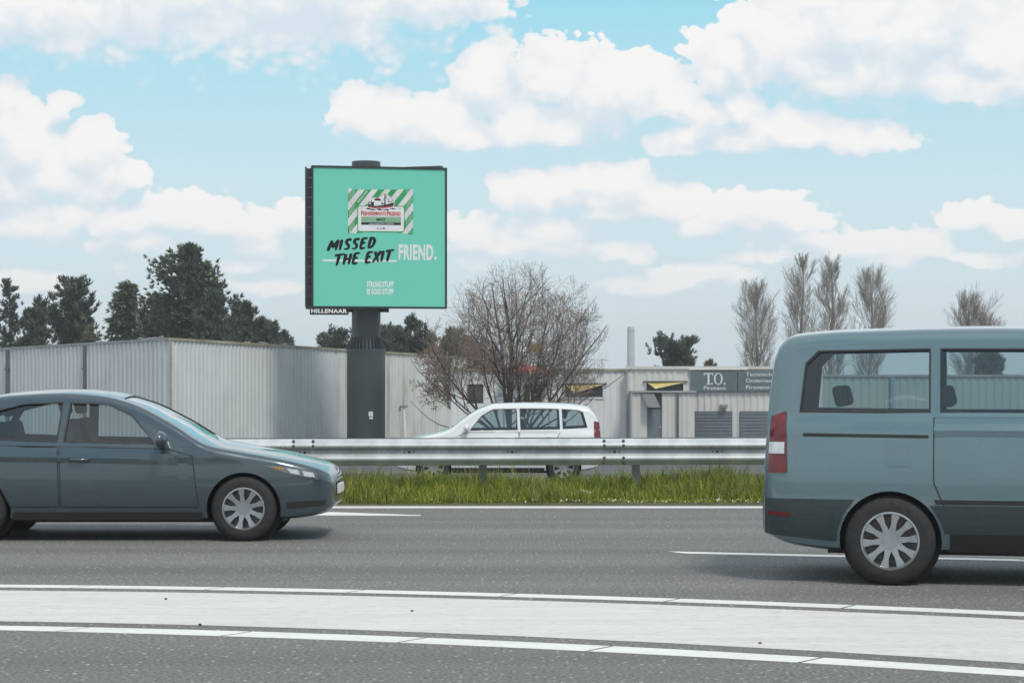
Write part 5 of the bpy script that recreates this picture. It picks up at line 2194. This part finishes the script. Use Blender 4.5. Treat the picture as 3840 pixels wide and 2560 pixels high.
    # doors: panels a few mm proud with dark shut lines
    for (poly, hx, hz) in spec['doors']:
        for sgn in (-1, 1):
            v, f = B.side_patch(poly, .003, 14, sgn)
            d_ = mesh('door', fl_(v), f, paint, root, True)
            mb = MB()
            n = len(poly)
            for i in range(n):
                a0, a1 = poly[i], poly[(i + 1) % n]
                dx, dz = a1[0] - a0[0], a1[1] - a0[1]
                l_ = math.hypot(dx, dz)
                nx_, nz_ = -dz / l_ * .0045, dx / l_ * .0045
                K = 8
                for j in range(K):
                    p, q = [(a0[0] + dx * t, a0[1] + dz * t) for t in (j / K, (j + 1) / K)]
                    qd = [(p[0] - nx_, p[1] - nz_), (q[0] - nx_, q[1] - nz_), (q[0] + nx_, q[1] + nz_), (p[0] + nx_, p[1] + nz_)]
                    mb.add([(L_ / 2 - x, -sgn * (B.W(x, z) + .0045), z) for x, z in qd], [(0, 1, 2, 3)])
            mb.build('shut_line', M['plastic'], d_)
            y_ = B.W(hx, hz)
            mb = MB()
            mb.tube([(L_ / 2 - hx + .10, -sgn * (y_ - .01), hz), (L_ / 2 - hx + .08, -sgn * (y_ + .035), hz), (L_ / 2 - hx - .08, -sgn * (y_ + .035), hz), (L_ / 2 - hx - .10, -sgn * (y_ - .01), hz)], [.012, .016, .016, .012], 8)
            mb.build('handle', paint, d_, True)
    for (nm, poly, mk, off) in spec['patches']:
        for sgn in (-1, 1):
            v, f = B.side_patch(poly, off, 14, sgn)
            mesh(nm, fl_(v), f, M[mk], root, True)
    # mirrors
    xm, zm_ = spec['mirror']
    for sgn in (-1, 1):
        bm = bmesh.new()
        bmesh.ops.create_icosphere(bm, subdivisions=3, radius=1)
        for w in bm.verts:
            w.co = Vector((w.co.x * (.075 if w.co.x > 0 else .04), w.co.y * .12, w.co.z * .085))
        me = bpy.data.meshes.new('mirror')
        bm.to_mesh(me)
        bm.free()
        me.materials.append(paint)
        y_ = B.W(xm, zm_)
        mo = link('mirror', me, root, (L_ / 2 - xm, -sgn * (y_ + .12), zm_ + .07))
        autosmooth(mo, 60)
        MB().tube([(0, sgn * .13, -.07), (0, sgn * .03, -.03)], [.03, .025], 6).build('mirror_arm', M['plastic'], mo)
    # lamps at nose and tail, plates, bumper insert
    for (nm, x, z0, z1, y0, y1, mk) in spec['end_boxes']:
        sgn_ = 1 if x < L_ / 2 else -1
        for s_ in ((-1, 1) if y0 > 0 else (1,)):
            a, b = sorted((s_ * y0, s_ * y1)) if y0 > 0 else (y0, y1)
            xx = L_ / 2 - x
            MB().box(xx - .02, xx + .02, a, b, z0, z1).build(nm, M[mk], root)
    # seats and wheel
    for (xs_, hgt) in spec['seats']:
        for sy in (-.36, .36):
            mb = MB()
            fz = spec['floor'] + .02
            mb.box(-.26, .26, -.24, .24, fz, fz + .22)
            M4 = Matrix.Translation((-.24, 0, fz + .18)) @ Matrix.Rotation(R(-14), 4, 'Y')
            mb.box(-.06, .06, -.23, .23, 0, hgt, 0, M4)
            mb.box(-.045, .045, -.13, .13, hgt + .05, hgt + .22, 0, M4)
            so_ = mb.build('seat', M['cabin'], root, loc=(L_ / 2 - xs_, sy, 0))
            bv = so_.modifiers.new('soft', 'BEVEL')
            bv.width, bv.segments = .035, 2
    return root, B


# dark blue-grey hatchback passing at the left, facing right
CAR = dict(L=4.42, belt=.93, tum=.40, r=.085, crown=.035, zm=.58,
           zt=[(0, .56), (.03, .64), (.12, .70), (.45, .795), (.95, .885), (1.20, .935), (1.60, 1.16), (1.98, 1.345), (2.30, 1.425), (2.7, 1.45), (3.2, 1.425), (3.65, 1.34), (3.98, 1.21), (4.22, 1.02), (4.36, .95), (4.40, .80), (4.42, .62)],
           zb=[(0, .34), (.1, .26), (.5, .21), (1.2, .20), (3.3, .20), (4.0, .24), (4.3, .30), (4.42, .38)],
           plan=[(0, .56), (.03, .66), (.10, .745), (.25, .82), (.55, .875), (1.2, .898), (2.2, .905), (3.3, .898), (3.9, .865), (4.2, .80), (4.36, .70), (4.42, .60)],
           cabin=(1.30, 4.02), floor=.42,
           side_windows=[[(1.74, .965), (2.62, .985), (2.58, 1.345), (2.22, 1.335), (1.98, 1.225)], [(2.70, .985), (3.42, 1.01), (3.52, 1.05), (3.38, 1.25), (3.05, 1.335), (2.67, 1.35)], [(3.56, 1.06), (3.80, 1.10), (3.66, 1.19), (3.47, 1.235)]],
           screen=(1.32, 2.10, .66, .52, .8), backlight=(3.62, 4.08, .50, .60, .95),
           wheel_r=.32, axles=(.86, 3.50), spokes=9,
           doors=[([(1.30, .34), (2.64, .34), (2.66, .93), (1.62, .905), (1.36, .84)], 2.46, .80), ([(2.66, .34), (3.14, .34), (3.28, .62), (3.46, .74), (3.50, .94), (2.68, .93)], 3.36, .83)],
           patches=[('headlight', [(.13, .60), (.42, .66), (.66, .745), (.50, .735), (.16, .675)], 'lamp_dark', .010), ('reflector', [(.17, .625), (.27, .64), (.29, .69), (.18, .67)], 'lamp_glass', .014), ('reflector', [(.31, .65), (.40, .67), (.44, .715), (.33, .70)], 'lamp_glass', .014), ('indicator', [(.45, .69), (.60, .735), (.50, .73)], 'lamp_amber', .014),
                    ('tail_light', [(4.02, .80), (4.26, .78), (4.30, .90), (4.08, .925)], 'lamp_red', .012),
                    ('sill_trim', [(1.26, .21), (3.12, .21), (3.12, .285), (1.26, .285)], 'plastic', .004),
                    ('bumper_trim', [(.08, .345), (.44, .32), (.44, .38), (.06, .40)], 'plastic', .004)],
           mirror=(1.66, .93), end_boxes=[('grille', .012, .42, .56, -.34, .34, 'plastic'), ('number_plate', -.012, .44, .53, -.26, .26, 'white_plastic')],
           seats=[(2.30, .58), (3.05, .55)])
car_y = 21.3
nose_x = (1245 - CX) / F * 20.5
paint_car = car_paint('dark_blue_grey_paint', (.060, .088, .104))
vehicle('passing_car', CAR, (nose_x - 2.21, car_y, 0), 0, 'dark blue grey hatchback driving past at the left', 'car', None, paint_car)

# teal-grey van at the right, tail in the picture, driving right
VAN = dict(L=4.95, belt=1.30, tum=.20, r=.13, crown=.03, zm=.74,
           zt=[(0, .62), (.03, .72), (.15, .86), (.55, 1.04), (.95, 1.13), (1.15, 1.20), (1.55, 1.56), (1.95, 1.87), (2.25, 1.95), (3.2, 1.985), (4.3, 1.965), (4.72, 1.93), (4.84, 1.84), (4.90, 1.50), (4.93, 1.0), (4.95, .70)],
           zb=[(0, .36), (.2, .28), (.6, .25), (4.3, .25), (4.7, .29), (4.95, .38)],
           plan=[(0, .64), (.04, .76), (.14, .84), (.35, .905), (.8, .94), (2.0, .952), (4.2, .948), (4.65, .93), (4.84, .89), (4.91, .83), (4.95, .76)],
           cabin=(1.28, 4.78), floor=.52,
           side_windows=[[(1.55, 1.325), (2.42, 1.335), (2.42, 1.80), (2.12, 1.79), (1.86, 1.64)], [(2.53, 1.335), (3.56, 1.335), (3.56, 1.815), (2.53, 1.81)], [(3.66, 1.335), (4.64, 1.345), (4.60, 1.70), (4.50, 1.80), (3.66, 1.815)]],
           screen=(1.26, 2.02, .74, .66, 1.0), backlight=None,
           wheel_r=.345, axles=(.92, 3.95), spokes=10, phase=.1,
           doors=[([(1.36, .42), (2.46, .42), (2.46, 1.30), (1.60, 1.29), (1.42, 1.15)], 2.32, 1.10), ([(2.49, .42), (3.46, .42), (3.62, .80), (3.62, 1.30), (2.49, 1.30)], 2.62, 1.10)],
           patches=[('tail_light', [(4.745, .86), (4.90, .86), (4.875, 1.30), (4.76, 1.34)], 'lamp_red', .012),
                    ('headlight', [(.16, .74), (.50, .82), (.72, 1.02), (.52, .98), (.20, .86)], 'lamp_glass', .010),
                    ('sill_trim', [(1.34, .26), (3.50, .26), (3.50, .40), (1.34, .40)], 'plastic', .006),
                    ('cladding', [(1.36, .405), (3.54, .405), (3.57, .50), (3.65, .62), (1.36, .62)], 'cladding', .005), ('bumper', [(4.365, .33), (4.93, .38), (4.925, .66), (4.22, .66), (4.31, .54), (4.355, .42)], 'cladding', .006), ('slide_rail', [(3.66, 1.135), (4.62, 1.145), (4.62, 1.17), (3.66, 1.16)], 'plastic', .003), ('fuel_flap', [(3.80, .92), (3.98, .92), (3.98, 1.08), (3.80, 1.08)], 'flap', .004), ('tail_light', [(4.765, 1.01), (4.893, 1.01), (4.888, 1.10), (4.765, 1.10)], 'lamp_glass', .015), ('bumper_reflector', [(4.72, .52), (4.90, .53), (4.90, .56), (4.72, .55)], 'lamp_red', .009),
                    ('rub_strip', [(1.40, .63), (3.60, .63), (3.62, .665), (1.40, .665)], 'plastic', .009)],
           mirror=(1.58, 1.30), end_boxes=[('grille', .012, .50, .66, -.4, .4, 'plastic'), ('number_plate', 4.945, .62, .73, -.26, .26, 'white_plastic')],
           seats=[(2.15, .66), (3.10, .62), (3.95, .62)])
paint_van = car_paint('teal_grey_paint', (.125, .20, .222), .3)
M['flap'] = car_paint('flap_paint', (.118, .19, .212), .3)
yaw = -R(13)
tail = Vector(((2850 - CX) / F * 16.3, 16.3, 0))       # near rear corner on the ground
cvec = Vector((4.95 / 2 * math.cos(yaw) - .94 * math.sin(yaw), 4.95 / 2 * math.sin(yaw) + .94 * math.cos(yaw), 0))
vehicle('passing_van', VAN, tail + cvec, yaw, 'teal grey passenger van driving out of the picture at the right', 'van', None, paint_van)

# white car on the road behind the guardrail, facing left
WC = dict(L=4.0, belt=.98, tum=.30, r=.10, crown=.03, zm=.60,
          zt=[(0, .58), (.03, .68), (.14, .76), (.5, .87), (.85, .95), (1.02, 1.0), (1.35, 1.24), (1.66, 1.42), (1.95, 1.485), (2.6, 1.50), (3.3, 1.48), (3.66, 1.43), (3.84, 1.28), (3.92, 1.0), (3.97, .80), (4.0, .62)],
          zb=[(0, .36), (.1, .28), (.5, .22), (3.4, .22), (3.8, .28), (4.0, .38)],
          plan=[(0, .56), (.04, .68), (.12, .75), (.28, .81), (.6, .845), (1.3, .86), (2.8, .86), (3.5, .845), (3.82, .80), (3.95, .72), (4.0, .64)],
          cabin=(1.12, 3.74), floor=.44,
          side_windows=[[(1.45, 1.015), (2.34, 1.03), (2.32, 1.40), (1.90, 1.395), (1.68, 1.27)], [(2.42, 1.03), (3.14, 1.04), (3.12, 1.40), (2.40, 1.405)], [(3.22, 1.045), (3.66, 1.07), (3.58, 1.33), (3.48, 1.38), (3.20, 1.395)]],
          screen=(1.10, 1.74, .64, .54, .9), backlight=None,
          wheel_r=.30, axles=(.76, 3.22), spokes=8,
          doors=[([(1.18, .36), (2.37, .36), (2.37, .98), (1.40, .97), (1.22, .90)], 2.2, .86), ([(2.39, .36), (2.84, .36), (3.02, .70), (3.16, .98), (2.39, .98)], 3.0, .88)],
          patches=[('headlight', [(.14, .66), (.44, .72), (.60, .82), (.42, .80), (.16, .74)], 'lamp_glass', .010),
                   ('tail_light', [(3.80, .86), (3.93, .86), (3.90, 1.16), (3.80, 1.18)], 'lamp_red', .012),
                   ('sill_trim', [(1.1, .23), (2.86, .23), (2.86, .30), (1.1, .30)], 'plastic', .004)],
          mirror=(1.40, .98), end_boxes=[('grille', .012, .44, .58, -.34, .34, 'plastic')],
          seats=[(2.05, .58), (2.85, .55)])
tx_ = (2268 - CX) / F * 39.5
vehicle('white_car', WC, (tx_ - 2.0, 40.3, -.40), math.pi, 'white compact car on the road behind the guardrail, facing left', 'car', None, car_paint('white_paint', (.74, .75, .75), 0, .3))
